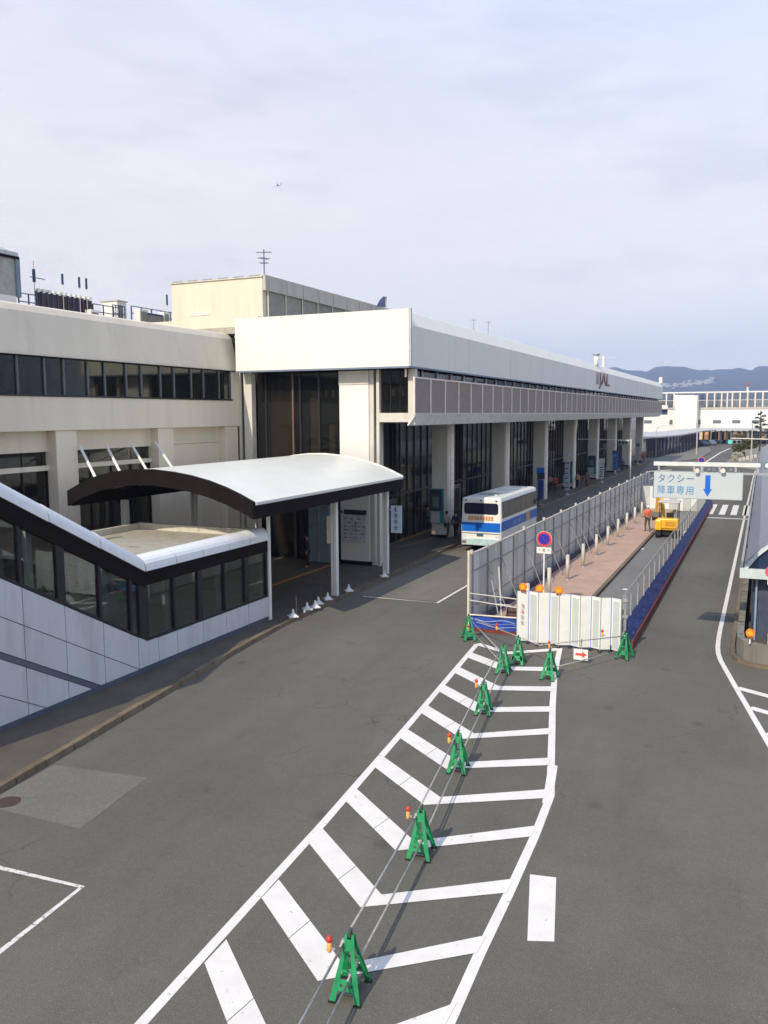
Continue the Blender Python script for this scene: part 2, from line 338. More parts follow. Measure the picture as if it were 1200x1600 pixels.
# hatched island
hm = struct(strip([(-7.09, 7.2), (-7.19, 8.06), (-7.6, 13.9), (-8.1, 19.6), (-8.85, 27.55)], .17).build('hatched_marking', PAINT))
rline = [(-3.25, 6.9), (-3.49, 9.7), (-3.56, 11.3), (-3.60, 13.0), (-3.68, 15.1), (-3.80, 16.9), (-4.16, 18.5), (-4.6, 20.5), (-5.0, 22.3), (-5.6, 25.2), (-6.1, 28.2)]
strip([(a+.02, b) for a, b in rline], .17, .004).build('edge_line', PAINT, hm)
strip([(-8.85, 27.6), (-7.55, 26.9), (-6.05, 28.05)], .30, .008).build('stripe', PAINT, hm)
lefts = [(-7.02, 7.55), (-7.17, 9.43), (-7.31, 11.2), (-7.47, 13.1), (-7.64, 14.95), (-7.82, 16.75), (-8.0, 18.6), (-8.16, 20.45), (-8.33, 22.3), (-8.5, 24.15), (-8.68, 25.9)]
apex = [(-5.25, 7.75), (-5.45, 9.75), (-5.68, 11.62), (-5.86, 13.5), (-6.05, 15.42), (-6.25, 17.27), (-6.5, 19.1), (-6.78, 21.05), (-7.0, 22.95), (-7.25, 24.95), (-7.45, 26.6)]
rights = [(-3.40, 7.75), (-3.50, 9.9), (-3.58, 11.5), (-3.62, 13.22), (-3.72, 15.25), (-3.86, 16.95), (-4.2, 18.62), (-4.6, 20.5), (-4.95, 22.1), (-5.3, 23.8), (-5.7, 25.7)]
w2 = .24
cracks = [i for i in range(11)]
for i in range(10):
    A = V((*apex[i], .008)); L = V((*lefts[i+1], .008)); Rr = V((*rights[i+1], .008)) + V((0, -.235, 0))
    wL, wR = V((-.03, .60, 0)), V((0, .47, 0)); A1 = A + V((.17, .47, 0))
    t = .56+random.uniform(-.05, .05); p, q = L.lerp(A, t), (L+wL).lerp(A1, t); d = (A-L).normalized()*.008
    MB().quad(L, p-d, q-d, L+wL).build('stripe', PAINT, hm)          # left arm, laid in two passes with a hairline gap
    MB().quad(p+d, A, A1, q+d).build('stripe', PAINT, hm)
    z = V((0, 0, .004)); MB().quad(A+z, Rr+z, Rr+wR+z, A1+z).build('stripe', PAINT, hm)
struct(MB().quad(gz(824, 1470, .004), gz(866, 1471, .004), gz(869, 1371, .004), gz(828, 1366, .004)).build('lane_dash', PAINT))
struct(strip([(-4.08, 18.45), (-3.76, 16.5)], .20, .006).build('overlap_dash', PAINT))
# right lane edge line and its hatching
struct(strip([gz(1172, 770), gz(1165, 800), gz(1145, 893), gz(1131, 958), gz(1125, 985), gz(1122.5, 1000), gz(1121.5, 1012), gz(1122.5, 1022), gz(1126, 1032), gz(1132, 1043), gz(1140, 1057), gz(1152, 1078), gz(1165, 1100), gz(1200, 1160), gz(1260, 1262)], .15).build('lane_edge_line', PAINT))
rh = struct(strip([gz(1152, 1075), gz(1200, 1088), gz(1300, 1115)], .28, .008).build('hatched_marking', PAINT))
for a, b in (((1172, 1106), (1320, 1148)), ((1198, 1146), (1320, 1180)), ((1225, 1200), (1340, 1235))):
    strip([gz(*a), gz(*b)], .28, .008).build('stripe', PAINT, rh)
# bay markings
struct(strip([gz(-60, 1334), gz(0, 1356), gz(128, 1386), gz(0, 1487), gz(-90, 1560)], .10).build('bay_marking', PAINT_OLD))
struct(strip([(-15.9, 33.06), (-12.42, 33.12), (-12.42, 62)], .12).build('bay_marking', PAINT))
struct(strip([(-12.4, 62.5), (-12.4, 118)], .12).build('bay_marking', PAINT))
for yy in (74, 95, 112): struct(strip([(-15.9, yy), (-12.5, yy)], .12, .008).build('bay_marking', PAINT))
struct(MB().quad(gz(85, 1195, .004), gz(230, 1215, .004), gz(125, 1295, .004), gz(-30, 1258, .004)).build('asphalt_patch', ASPH2))
struct(MB().quad((-16.3, 33.3, .005), (-12.55, 33.3, .005), (-12.55, 62, .005), (-16.5, 62, .005)).build('asphalt_patch', ASPH2))
p = gz(12, 1253, .006); mh = MB().lathe((p.x, p.y, .0), [(.26, 0), (.26, .008), (.24, .010), (.23, .006)], 24).build('manhole_cover', mat('cast_iron', (.075, .05, .04), .6, .2, var=.3, scale=30, bump=.8, bscale=60), None, origin=(p.x, p.y, 0)); tag(mh, 'round dark manhole cover in the pale asphalt patch near the kerb', 'manhole cover')
# crossing and stop line
xw = struct(strip([(-4.0, 69.0), (-.75, 69.0)], .40).build('stop_line', PAINT))
xo = struct(MB().quad((-3.9, 71.4, .004), (-3.45, 71.4, .004), (-3.45, 79.3, .004), (-3.9, 79.3, .004)).build('crossing_marking', PAINT))
for x in (-3.02, -2.16, -1.30): MB().quad((x, 71.4, .004), (x+.46, 71.4, .004), (x+.46, 79.2, .004), (x, 79.2, .004)).build('stripe', PAINT, xo)
struct(strip([gz(1172, 770), gz(1176, 750), gz(1180, 735)], .14).build('lane_edge_line', PAINT))
# far curved lane line, wedge island
struct(strip([gz(1100, 724), gz(1112, 716), gz(1126, 707), gz(1140, 701), gz(1160, 698)], .3).build('lane_line', PAINT))
wi = [gz(x, y, .0) for x, y in ((1000, 740), (1060, 722), (1092, 718), (1112, 706), (1108, 700), (1090, 699), (1060, 705), (1020, 720))]
struct(MB().prism(wi, (0, 0, .16)).build('traffic_island', CONC))

# work-zone pavement island (reddish blocks)
def brick_mat():
    m = bpy.data.materials.new('reddish_block_paving'); m.use_nodes = True; t = m.node_tree; b = t.nodes['Principled BSDF']; b.inputs['Roughness'].default_value = .8
    g = N('ShaderNodeNewGeometry', t); br = N('ShaderNodeTexBrick', t); br.inputs['Scale'].default_value = 1; br.inputs['Brick Width'].default_value = .2; br.inputs['Row Height'].default_value = .1
    br.inputs['Mortar Size'].default_value = .005; br.inputs['Color1'].default_value = (.45, .30, .215, 1); br.inputs['Color2'].default_value = (.38, .25, .18, 1); br.inputs['Mortar'].default_value = (.25, .18, .14, 1)
    t.links.new(g.outputs['Position'], br.inputs['Vector'])
    n = N('ShaderNodeTexNoise', t); n.inputs['Scale'].default_value = .8; n.inputs['Detail'].default_value = 6; t.links.new(g.outputs['Position'], n.inputs['Vector'])
    mr = N('ShaderNodeMapRange', t); mr.inputs['To Min'].default_value = .75; mr.inputs['To Max'].default_value = 1.25; t.links.new(n.outputs['Fac'], mr.inputs['Value'])
    vm = N('ShaderNodeVectorMath', t, operation='SCALE'); t.links.new(br.outputs[0], vm.inputs[0]); t.links.new(mr.outputs[0], vm.inputs['Scale']); t.links.new(vm.outputs[0], b.inputs['Base Color'])
    return m
BRICK = brick_mat()
isl = struct(MB().box(-9.45, -6.52, 30.2, 77.0, -.02, .15).build('work_zone_pavement', BRICK))
y = 30.2
while y < 76.8:
    MB().box(-6.515, -6.36, y, y+.98, -.02, .145+random.uniform(-.006, .006)).build('kerb_stone', KERB, isl); y += 1.0
struct(MB().quad((-6.34, 28.9, .004), (-4.22, 28.9, .004), (-4.22, 77.5, .004), (-6.34, 77.5, .004)).build('work_zone_asphalt', ASPH3))

# hills with a hillside town
def hills(name, Y, prof, zback):
    xs = []
    for i in range(240):
        px = 700+i*5
        if px < prof[0][0]: py = prof[0][1]
        elif px > prof[-1][0]: py = prof[-1][1]+4*math.sin((px-1200)*.011)
        else:
            for (a, b), (c, d) in zip(prof, prof[1:]):
                if a <= px <= c: py = b+(d-b)*(px-a)/(c-a); break
        p = gy(px, py, Y); xs.append((p.x, p.z))
    mb = MB(); R = 26
    for j in range(R+1):
        f = j/R
        for i, (x, z) in enumerate(xs):
            n = mnoise.fractal(V((x*.0018, f*7, 3)), 1.0, 2.0, 5)
            yy = Y - 1500*(1-f)
            zz = z*(f**.8) + 28*n*(1-f)*f*4*.5 + (5*mnoise.fractal(V((x*.02, 0, 8)), 1, 2, 4) if j == R else 0)
            mb.v.append(V((x*(yy/Y), yy, max(zz, -1) if j else -5)))
    n = len(xs)
    for j in range(R):
        for i in range(n-1): a = j*n+i; mb.f.append((a, a+1, a+n+1, a+n))
    return struct(mb.build(name, HILLM, smooth=True))
hill_o = hills('hills', 4300, [(700, 590), (960, 574), (969, 576), (990, 579), (1010, 580), (1023, 574), (1038, 572), (1070, 573), (1080, 576), (1095, 579), (1120, 577), (1140, 577), (1155, 575), (1175, 578), (1182, 573), (1200, 572)], 0)
from mathutils.bvhtree import BVHTree
hb = BVHTree.FromPolygons([v.co for v in hill_o.data.vertices], [tuple(p.vertices) for p in hill_o.data.polygons])
mb = MB()
for k in range(120):
    px = random.uniform(1034, 1115); py = random.gauss(603-(px-1034)*.05 - max(0, px-1085)*.22, 2.2)
    h_ = hb.ray_cast(CP, _ray(px, py).normalized())
    if h_[0] is None: continue
    p = h_[0]; w, h = random.uniform(6, 14), random.uniform(5, 9)
    mb.box(p.x-w/2, p.x+w/2, p.y-4, p.y+w, p.z-12, p.z+h*.5)
tag(mb.build('hillside_town', mat('hillside_wall', (.38, .38, .37), .8)), 'pale scattered houses low on the blue hillside', 'houses', kind='stuff')

# ================================================================= MAIN TERMINAL BLOCK
tb = thing('terminal_building', 'long white terminal building with deep fascia, louver band and tall columns over dark glass', 'building', (-20, 40, .15))
XF, YE = -15.9, 38.6        # fascia planes
ZB, ZT = 10.36, 13.12
YN = 150.0
fs = MB().prism([(XF, YE+.12, ZB), (XF, YE+.12, ZT-.80), (XF-.50, YE+.12, ZT-.05), (XF-.62, YE+.12, ZT), (XF-1.0, YE+.12, ZT), (XF-1.0, YE+.12, ZB)], (0, YN-YE-.12, 0)); fs.build('fascia', FASC, tb)
MB().box(-26.05, XF-.10, YE, YE+.117, ZB, ZT).build('fascia', FASC, tb); MB().box(XF-.097, XF+.03, YE-.01, YE+.117, ZB-.01, ZT+.01).build('corner_trim', mat('trim_blue_grey', (.40, .42, .44), .5), tb); MB().box(-26.05, XF-1.0, YE+.12, YE+.5, ZB, ZT-.02).build('fascia_backing', FASC, tb)
for yy in [YE+i*8.9 for i in range(1, 13)]:
    MB().box(XF-.30, XF+.005, yy, yy+.03, ZB+.02, ZT-.83).build('fascia_joint', JOINT if False else mat('joint_pale', (.45, .45, .43), .6), tb)
MB().box(-60, XF-.6, YE+.5, YN, 12.4, 12.75).build('roof', ROOFG, tb)
MB().box(-26.2, XF-.5, YN-.5, YN, ZB, ZT).build('fascia', FASC, tb)
MB().box(-26.05, XF-.05, YE-.02, YE+.06, ZB-.09, ZB-.004).build('drip_edge', mat('drip_metal', (.16, .19, .25), .5), tb)
MB().box(XF-.05, XF+.02, YE+.06, YN, ZB-.09, ZB-.004).build('drip_edge', MATS['drip_metal'], tb)
MB().box(XF-.62, XF-.1, YN-.15, YN+.1, ZT-.1, ZT+.9).build('parapet_end', FASC, tb)
# soffit under fascia
MB().box(-26.0, XF-.06, YE+.06, YN-.1, ZB-.02, ZB+.1).build('soffit', SOFF, tb)
# projecting second floor (louver gallery)
nP = 50; pitch = (YN-.4-39.1)/nP
lp = MB().box(-.03, 0, .06, pitch-.06, 8.05, 9.78).mesh('louver_panel', LOUV)
fp = MB().box(-.05, .035, -.06, .06, 8.03, 9.86).mesh('panel_post', FRAMEP)
cw = MB().box(-.03, .0, .05, pitch-.05, 9.86, ZB-.1).mesh('clerestory_pane', GLD)
cp_ = MB().box(-.04, .04, -.05, .05, 9.86, ZB-.1).mesh('clerestory_post', FRAMEP)
lip = MB().prism([(0.04, .008, 8.03), (.06, .008, 7.98), (-.34, .008, 7.44), (-.40, .008, 7.47)], (0, pitch-.016, 0)).mesh('lip_panel', mat('lip_pale', (.80, .79, .74), .4))
off = wl(tb)
for i in range(nP):
    y = 39.1+i*pitch
    inst(lp, 'louver_panel', tb, V((XF, y, 0))-off)
    inst(fp, 'panel_post', tb, V((XF, y, 0))-off)
    inst(cw, 'clerestory_pane', tb, V((XF-.5, y, 0))-off)
    inst(cp_, 'clerestory_post', tb, V((XF-.46, y, 0))-off)
    inst(lip, 'lip_panel', tb, V((XF, y, 0))-off)
inst(fp, 'panel_post', tb, V((XF, YN-.4, 0))-off)
MB().box(XF-.04, XF+.04, 39.05, YN-.4, 9.78, 9.86).build('top_rail', FRAMEP, tb)
MB().box(XF-.05, XF+.07, 39.05, YN-.4, 7.985, 8.07).build('bottom_rail', COLM, tb)
MB().box(-20.4, XF-.36, 39.9, YN-.5, 7.55, 7.7).build('gallery_floor', SOFF, tb)
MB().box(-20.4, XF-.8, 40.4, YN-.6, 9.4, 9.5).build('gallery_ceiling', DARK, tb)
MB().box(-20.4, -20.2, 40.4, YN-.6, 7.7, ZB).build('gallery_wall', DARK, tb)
# end face: second-floor window box
MB().box(-17.95, XF-.02, 39.35, 39.75, 7.62, 8.08).build('end_beam', COLM, tb)
MB().box(XF-.42, XF-.04, 39.3, 39.6, 7.5, ZB-.1).build('corner_post', COLM, tb)
MB().box(-18.1, -17.94, 39.35, 39.6, .15, ZB-.1).build('corner_post', COLM, tb)
for i in range(3):
    x0 = -17.9+i*.53; MB().box(x0, x0+.5, 39.58, 39.62, 8.1, ZB-.1).build('window_pane', GLD, tb); MB().box(x0+.5, x0+.53, 39.53, 39.64, 8.1, ZB-.1).build('mullion', DFRAME, tb)
# end face: tall dark glass between trim and pillar
MB().box(-26.05, -25.55, 39.3, 39.7, .15, ZB-.1).build('end_trim', COLM, tb)
xx = [-25.5, -24.9, -23.2, -22.75, -21.6, -20.3]
for a, b in zip(xx, xx[1:]):
    MB().box(a+.05, b-.05, 39.75, 39.79, .2, ZB-.1).build('window_pane', GLD, tb)
    MB().box(b-.05, b+.05, 39.68, 39.84, .2, ZB-.1).build('mullion', DFRAME if b != -23.2 else mat('bronze_frame', (.12, .08, .06), .5), tb)
for k, (a, b, z0, z1, c) in enumerate(((-24.8, -23.3, 4.5, 9.9, (.13, .12, .08)), (-24.8, -23.6, .3, 5.0, (.12, .09, .06)), (-22.4, -21.9, .3, 9.3, (.22, .21, .17)), (-21.3, -20.95, .3, 7.5, (.2, .19, .15)), (-25.3, -25.1, .3, 9.8, (.3, .24, .17)), (-24.98, -24.86, .3, 9.8, (.22, .16, .12)))):
    MB().box(a, b, 40.1+k*.05, 40.14+k*.05, z0, z1).build('blind', mat('blind_%d' % k, c, .9), tb)
for i in range(7):
    x_ = (-23.9, -22.4, -21.5, -21.1, -17.6, -17.05, -16.55)[i]
    MB().box(x_, x_+.12, 40.2, 40.25, 8.95, 9.3).build('ceiling_lamp', mat('lamp_shade_white', (.8, .74, .62), .5), tb)
# main glass wall along the road side, behind the columns
gp = MB().box(-.02, .02, .04, 1.16, .2, 7.5).mesh('facade_pane', GLD)
gm = MB().box(-.06, .08, -.04, .04, .2, 7.5).mesh('facade_mullion', DFRAME)
cu = [MB().box(-.01, .01, 0, w, .25, 7.4).mesh('curtain', CURT) for w in (.3, .45, .2)]
i = 0
yy = 40.0
while yy < YN-1:
    inst(gp, 'facade_pane', tb, V((-20.7, yy, 0))-off); inst(gm, 'facade_mullion', tb, V((-20.7, yy, 0))-off)
    if random.random() < .55: inst(cu[i % 3], 'curtain', tb, V((-20.82, yy+.25, 0))-off)
    yy += 1.2; i += 1
MB().box(-20.78, -20.62, 40, YN-1, 3.0, 3.14).build('transom', DFRAME, tb)
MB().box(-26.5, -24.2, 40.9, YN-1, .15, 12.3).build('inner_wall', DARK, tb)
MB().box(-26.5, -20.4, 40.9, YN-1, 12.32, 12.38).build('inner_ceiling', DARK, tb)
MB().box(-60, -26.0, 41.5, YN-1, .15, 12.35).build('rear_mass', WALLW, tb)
MB().box(-60, -15.95, YN-.9, YN-.55, .15, ZB).build('end_wall', WALLW, tb) if False else None
# doors inside the arcade
for yc in (46, 58, 71.5, 84, 97):
    MB().box(-20.5, -20.42, yc-1.3, yc+1.3, .2, 2.9).build('door_frame', mat('door_metal', (.14, .14, .13), .35, .5), tb)
    MB().box(-20.42, -20.40, yc-1.1, yc-.05, .25, 2.6).build('door_pane', GLD, tb); MB().box(-20.42, -20.40, yc+.05, yc+1.1, .25, 2.6).build('door_pane', GLD, tb)
# columns
cy = [40.6, 51.4, 64.4, 77.3, 90.1, 103.8, 117.2, 130.6, 144.6]
for k, c in enumerate(cy):
    x0, x1 = (-20.25, -18.25) if k == 0 else (-19.22, -18.12); top = ZB-.1 if k == 0 else 7.55
    if k:
        MB().box(x0, x1-.04, c-1.2, c, .15, top).build('column', COLM, tb, bevel=.02)
        MB().box(x1-.038, x1, c-.62, c-.05, .16, top-.003).build('column_fin', FRAMEP, tb); MB().box(x1-.038, x1-.01, c-1.12, c-.72, .16, top-.003).build('column_fin', COLM, tb)
        MB().box(x0-.03, x1-.05, c-1.24, c+.03, .151, .35).build('column_base', DBROWN, tb); continue
    MB().box(x0, x1-.30, c-1.2, c, .15, top).build('column', WHITE, tb, bevel=.03)
    MB().box(x1-.296, x1-.06, c-1.12, c-.60, .15, top-.002).build('column_fin', COLM, tb)
    MB().box(x1-.292, x1, c-.48, c-.06, .15, top-.003).build('column_fin', FRAMEP if k else COLM, tb)
    MB().box(x0-.03, x1-.2, c-1.24, c+.03, .151, .35).build('column_base', DBROWN, tb)
MB().box(-20.25, -18.55, 39.36, 39.395, 9.55, ZB-.12).build('column_head', COLM, tb)
# lettering on the fascia
lg = text_obj('JAL', 1.9, mat('logo_red', (.27, .11, .11), .5), 'lettering', tb, V((XF+.03, 90.2, 11.0))-off, (math.pi/2, 0, math.pi/2), .05, 2.3)
MB().box(XF+.01, XF+.08, 88.6, 89.7, 11.0, 12.2).build('emblem', mat('logo_grey', (.30, .31, .36), .5), tb)
MB().tube([(XF-.5, 91, 12.9), (XF-.5, 91, 14.1)], .22, 12).build('vent_pipe', FASC, tb, True)
MB().tube([(XF-.5, 91, 14.1), (XF-.5, 91, 14.25)], .36, 12).build('vent_cowl', STEEL, tb, True)

# roof block
pb = thing('rooftop_block', 'cream rooftop machine block standing on the terminal roof behind the white fascia', 'building', (-31, 50, 12.4))
MB().box(-34.75, -28.0, 44.5, 63.5, 12.75, 16.28).build('wall', WALLW, pb)
MB().box(-34.85, -27.95, 44.42, 44.7, 16.282, 16.36).build('coping', COLM, pb)
for i in range(6): MB().box(-34.6+i*1.15, -33.9+i*1.15, 44.40, 44.5, 16.37, 16.42).build('coping_clip', STEEL, pb)
MB().box(-28.0, -27.78, 44.52, 63.5, 15.5, 16.4).build('side_fascia', CONC_L, pb)
MB().box(-33.3, -31.9, 44.47, 44.498, 14.22, 14.42).build('vent_slot', FRAMEP, pb)
for i in range(9):
    y0 = 44.9+i*2.1
    MB().box(-27.99, -27.93, y0+.08, y0+1.95, 12.8, 15.48).build('side_panel', mat('grey_panel', (.22, .225, .20), .6, piece=.1), pb)
    MB().tube([(-27.85, y0, 12.8), (-27.85, y0, 15.5)], .05, 6).build('drain_pipe', COLM, pb)
    MB().box(-27.79, -27.74, y0, y0+.06, 15.5, 16.4).build('fascia_joint', STEEL, pb)

def antenna(x, y, z, h, arms, label, m=None):
    t = thing('antenna', label, 'antenna', (x, y, z))
    m = m or mat('antenna_metal', (.10, .12, .22), .5)
    MB().tube([(x, y, z), (x, y, z+h)], .045, 6).build('mast', m, t)
    mb = MB()
    for zz, L, a in arms:
        d = V((math.cos(a), math.sin(a), 0)); c = V((x, y, z+zz)); mb.tube([c-d*L, c+d*L], .025, 5)
        p = V((-d.y, d.x, 0))
        for q in (-.8, -.4, 0, .4, .8): mb.tube([c+d*L*q-p*.3, c+d*L*q+p*.3], .015, 4)
    mb.build('boom', m, t); return t
p = gy(413, 432, 50); antenna(p.x, p.y, 16.3, 2.8, [(2.6, .55, .3), (2.2, .4, 1.2), (1.9, .3, .2)], 'yagi antenna on a mast above the corner of the cream rooftop block')
p = gy(603, 482, 60)
t = thing('wind_sock', 'small blue flag-like dish on a short mast behind the white fascia corner', 'dish', (p.x, p.y, 12.7))
MB().tube([(p.x, p.y, 12.7), (p.x, p.y, gy(602, 466, 60).z)], .04, 6).build('mast', STEEL, t)
MB().prism([gy(588, 479, 60), gy(603, 480, 60), gy(604, 464, 60), gy(599, 463, 60), gy(593, 469, 60)], (0, .05, 0)).build('dish', mat('navy', (.03, .05, .13), .5), t)
for q, (px, hh, lb) in enumerate(((740, 1.7, 'thin mast with crossbars on the terminal roof, nearer of two'), (763, 1.3, 'short thin mast on the terminal roof, farther of two'))):
    p = gy(px, 512, 75+q*6); antenna(p.x, p.y, 12.7, p.z-12.7+hh*.5, [(p.z-12.7+hh*.4, .3, .1)], lb, STEEL)
p = gx(943, 570, -17.5)
t = thing('camera_mast', 'white post with two arms standing on the far terminal roof above the red lettering', 'mast', (p.x, p.y, 12.7))
MB().tube([(p.x, p.y, 12.7), (p.x, p.y, 14.7)], .12, 8, .2).build('post', WHITE, t)
MB().tube([(p.x-1.2, p.y, 14.3), (p.x+1.2, p.y, 14.4)], .05, 6).build('arm', STEEL, t)

# ================================================================= WING (left)
wg = thing('wing_building', 'beige terminal wing with a long dark window strip at the left of the photo', 'building', (-30, 25, .15))
X0 = -26.3; YA = -6.0; YB = 39.2
prof = [(X0, 10.36), (X0-.02, 10.5), (X0-.38, 12.1), (X0-.55, 12.36), (X0-.9, 12.46), (X0-1.2, 12.46), (X0-1.2, 10.36)]
MB().prism([(x, YA, z) for x, z in prof], (0, YB-YA, 0)).build('top_band', WALLW, wg)
MB().box(X0-.55, X0-.25, YA, YB, 7.42, 8.80).build('lower_band', WALLW, wg); 
MB().box(X0-.25, X0, YA, YB, 7.42, 8.78).build('lower_band_face', WALLW, wg)
MB().box(X0-.3, X0+.04, YA, 38.55, 8.78, 8.86).build('window_sill', DFRAME, wg)
MB().box(X0-.3, X0-.02, 38.55, YB, 8.78, 10.36).build('end_pier', WALLW, wg)
MB().box(X0-.02, X0+.10, 39.2, 39.32, .15, 10.4).build('corner_trim', COLM, wg)
MB().box(X0-.0, X0+.03, YA, YB, 10.33, 10.38).build('band_edge', DBROWN, wg)
yy = 38.5; k = 0
wp = {}
while yy > YA+1.3:
    w = 1.36 if k % 2 else 1.02
    if w not in wp: wp[w] = (MB().box(-.02, .0, -w+.05, -.05, 8.86, 10.34).mesh('window_pane', GLD),)
    inst(wp[w][0], 'window_pane', wg, V((X0-.12, yy, 0))-wl(wg))
    MB().box(X0-.17, X0-.06, yy-.05, yy+.05, 8.86, 10.34).build('mullion', mat('grey_mullion', (.10, .11, .115), .5), wg)
    if k % 3 != 1: MB().box(X0-.9, X0-.88, yy-w+.1, yy-.25, 9.0+random.random()*.6, 10.1).build('room_object', mat('room_%d' % (k % 4), ((.10, .05, .04), (.13, .12, .10), (.05, .05, .05), (.16, .13, .11))[k % 4], .8), wg)
    yy -= w; k += 1
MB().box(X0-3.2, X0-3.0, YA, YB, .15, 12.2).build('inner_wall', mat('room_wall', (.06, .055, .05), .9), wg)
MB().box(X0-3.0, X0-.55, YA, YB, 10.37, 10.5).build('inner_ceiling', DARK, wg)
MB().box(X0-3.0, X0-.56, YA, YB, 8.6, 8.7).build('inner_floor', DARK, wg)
MB().box(-60, X0-1.2, YA, YB+2.2, 11.95, 12.12).build('roof', ROOFG, wg)
zq = gy(300, 500.5, 41).z
MB().box(-41, -26.07, 40.9, 41.4, 11.8, zq).build('parapet', WALLW, wg)
MB().tube([(X0-.9, 39.3, 12.5), (X0-.35, 39.35, 12.45), (X0-.1, 39.3, 12.0), (X0+.06, 39.28, 10.4)], .05, 6).build('cable', STEEL, wg)
# lower storey bays
cols = [2.2, 8.2, 14.3, 20.3, 26.6, 33.0, 38.55]
for c in cols: MB().box(X0-.9, X0-.08, c-.58, c+.58, .15, 7.415).build('column', WALLW, wg, bevel=.02)
for a, b in zip(cols, cols[1:]):
    solid = a > 32
    y0, y1 = a+.58, b-.58
    if solid:
        MB().box(X0-.75, X0-.55, y0, y1, 6.58, 7.41).build('wall_panel', WALLW, wg); MB().box(X0-.75, X0-.55, y0, y1, .15, 6.56).build('wall_panel', WALLW, wg)
    else:
        MB().box(X0-.75, X0-.55, y0, y1, 6.55, 7.41).build('wall_panel', WALLW, wg)
        MB().box(X0-.7, X0-.5, y0, y1, 5.78, 5.98).build('rail', WALLW, wg)
        n = 4; w = (y1-y0)/n
        for i in range(n):
            MB().box(X0-.7, X0-.67, y0+i*w+.03, y0+(i+1)*w-.03, 5.98, 6.55).build('window_pane', GLD, wg)
            MB().box(X0-.7, X0-.67, y0+i*w+.03, y0+(i+1)*w-.03, 2.6, 5.78).build('window_pane', GLD, wg)
            MB().box(X0-.74, X0-.62, y0+(i+1)*w-.03, y0+(i+1)*w+.03, 2.6, 5.775).build('mullion', DFRAME, wg)
            for q in range(3): MB().box(X0-1.2, X0-1.18, y0+i*w+.1+q*.42, y0+i*w+.3+q*.42, 2.7, 5.7).build('curtain', mat('curtain_brown', (.13, .10, .075), .9, piece=.3), wg)
        MB().box(X0-.72, X0-.52, y0, y1, 2.35, 2.6).build('rail', WALLW, wg)
        MB().box(X0-.7, X0-.65, y0, y1, .15, 2.35).build('window_pane', GLD, wg)

# ------------------------------------------------- things on the wing roof (built where the roof runs back)
RZ = 12.12
RX = -38.0
def rp_(px, py): return gx(px, py, RX)
# barrel-roofed stair head at far left
a0, a1 = rp_(-60, 400), rp_(27, 400); zt = rp_(5, 382).z; zb = rp_(27, 463).z; zm = rp_(26, 402).z
t = thing('roof_hall', 'grey rounded-roof hall rising above the wing at the far left', 'building', (RX, a1.y, RZ))
MB().box(RX-6, RX, a0.y-8, a1.y, zb, zm).build('mesh_wall', mat('mesh_wall', (.34, .35, .31), .8, var=.15, scale=3, bump=.5), t)
mb = MB(); pr = [(RX+.1, zm), (RX+.05, zm+.25), (RX-.5, zt-.15), (RX-1.1, zt+.1), (RX-3, zt+.45), (RX-5, zt+.1), (RX-6, zm)]
mb.prism([(x, a0.y-8, z) for x, z in pr], (0, a1.y-a0.y+8, 0)).build('rounded_roof', mat('grey_sheet', (.42, .44, .43), .5), t)
MB().box(RX+.0, RX+.12, a0.y-8, a1.y+.02, zm-.12, zm+.02).build('eaves_beam', DBROWN, t)
MB().box(RX-.1, RX+.1, a1.y-.22, a1.y+.06, zb-.05, zm).build('edge_post', mat('blue_grey_steel', (.16, .20, .26), .5), t)
MB().box(RX-1, RX+.1, a0.y-8, a1.y-.3, zb-.45, zb-.02).build('base_beam', WHITE, t)
MB().box(RX-1, RX, a1.y-1.0, a1.y-.6, RZ, zb-.02).build('leg', WHITE, t)
# dark screen fence
b0, b1 = rp_(57, 478), rp_(144, 490); zt0 = rp_(57, 456).z
t = thing('roof_screen', 'dark brown slatted screen with pale top clips on the wing roof behind the railing', 'screen', (RX, b0.y, RZ))
n = 11; L = (b1.y-b0.y)/n
for i in range(n):
    MB().box(RX-.05, RX+.05, b0.y+i*L+.03, b0.y+(i+1)*L-.03, RZ, zt0).build('screen_panel', mat('screen_brown', (.035, .018, .02), .6, piece=.3), t)
    MB().box(RX-.08, RX+.08, b0.y+i*L-.04, b0.y+i*L+.04, RZ, zt0+.06).build('post', mat('navy', (.03, .05, .13), .5), t)
    MB().box(RX-.1, RX+.1, b0.y+i*L+.1, b0.y+i*L+.32, zt0+.06, zt0+.2).build('clip', FARW, t)
# railing runs
def railing(y0, y1, ztop, X, label, step=1.1, m=None):
    t = thing('roof_railing', label, 'railing', (X, y0, RZ)); m = m or mat('rail_dark', (.06, .07, .12), .5)
    k = 0
    while y0+k*step <= y1: MB().box(X-.03, X+.03, y0+k*step-.03, y0+k*step+.03, RZ, ztop).build('post', m, t); k += 1
    for z in (ztop, ztop-.45): MB().tube([(X, y0, z), (X, y1, z)], .03, 5).build('rail', m, t)
    return t
za = rp_(40, 459).z
railing(rp_(29, 462).y, rp_(57, 470).y, za, RX, 'dark roof railing between the rounded hall and the dark screen', .7)
c0, c1 = rp_(145, 478), rp_(186, 490)
railing(c0.y, c1.y, rp_(160, 477).z, RX, 'dark roof railing right of the dark screen on the wing roof', .9)
d0, d1 = rp_(205, 480), rp_(268, 492)
railing(d0.y, d1.y, rp_(235, 483).z, RX, 'dark roof railing just left of the cream rooftop block', 1.0)
t = thing('roof_ladder_cage', 'dark blue ladder cage standing on the wing roof', 'ladder', (RX, rp_(180, 480).y, RZ))
zc = rp_(180, 477).z; yy = rp_(176, 480).y
for k in range(5): MB().tube([(RX, yy+k*.28, RZ), (RX, yy+k*.28, zc)], .03, 5).build('bar', mat('navy', (.03, .05, .13), .5), t)
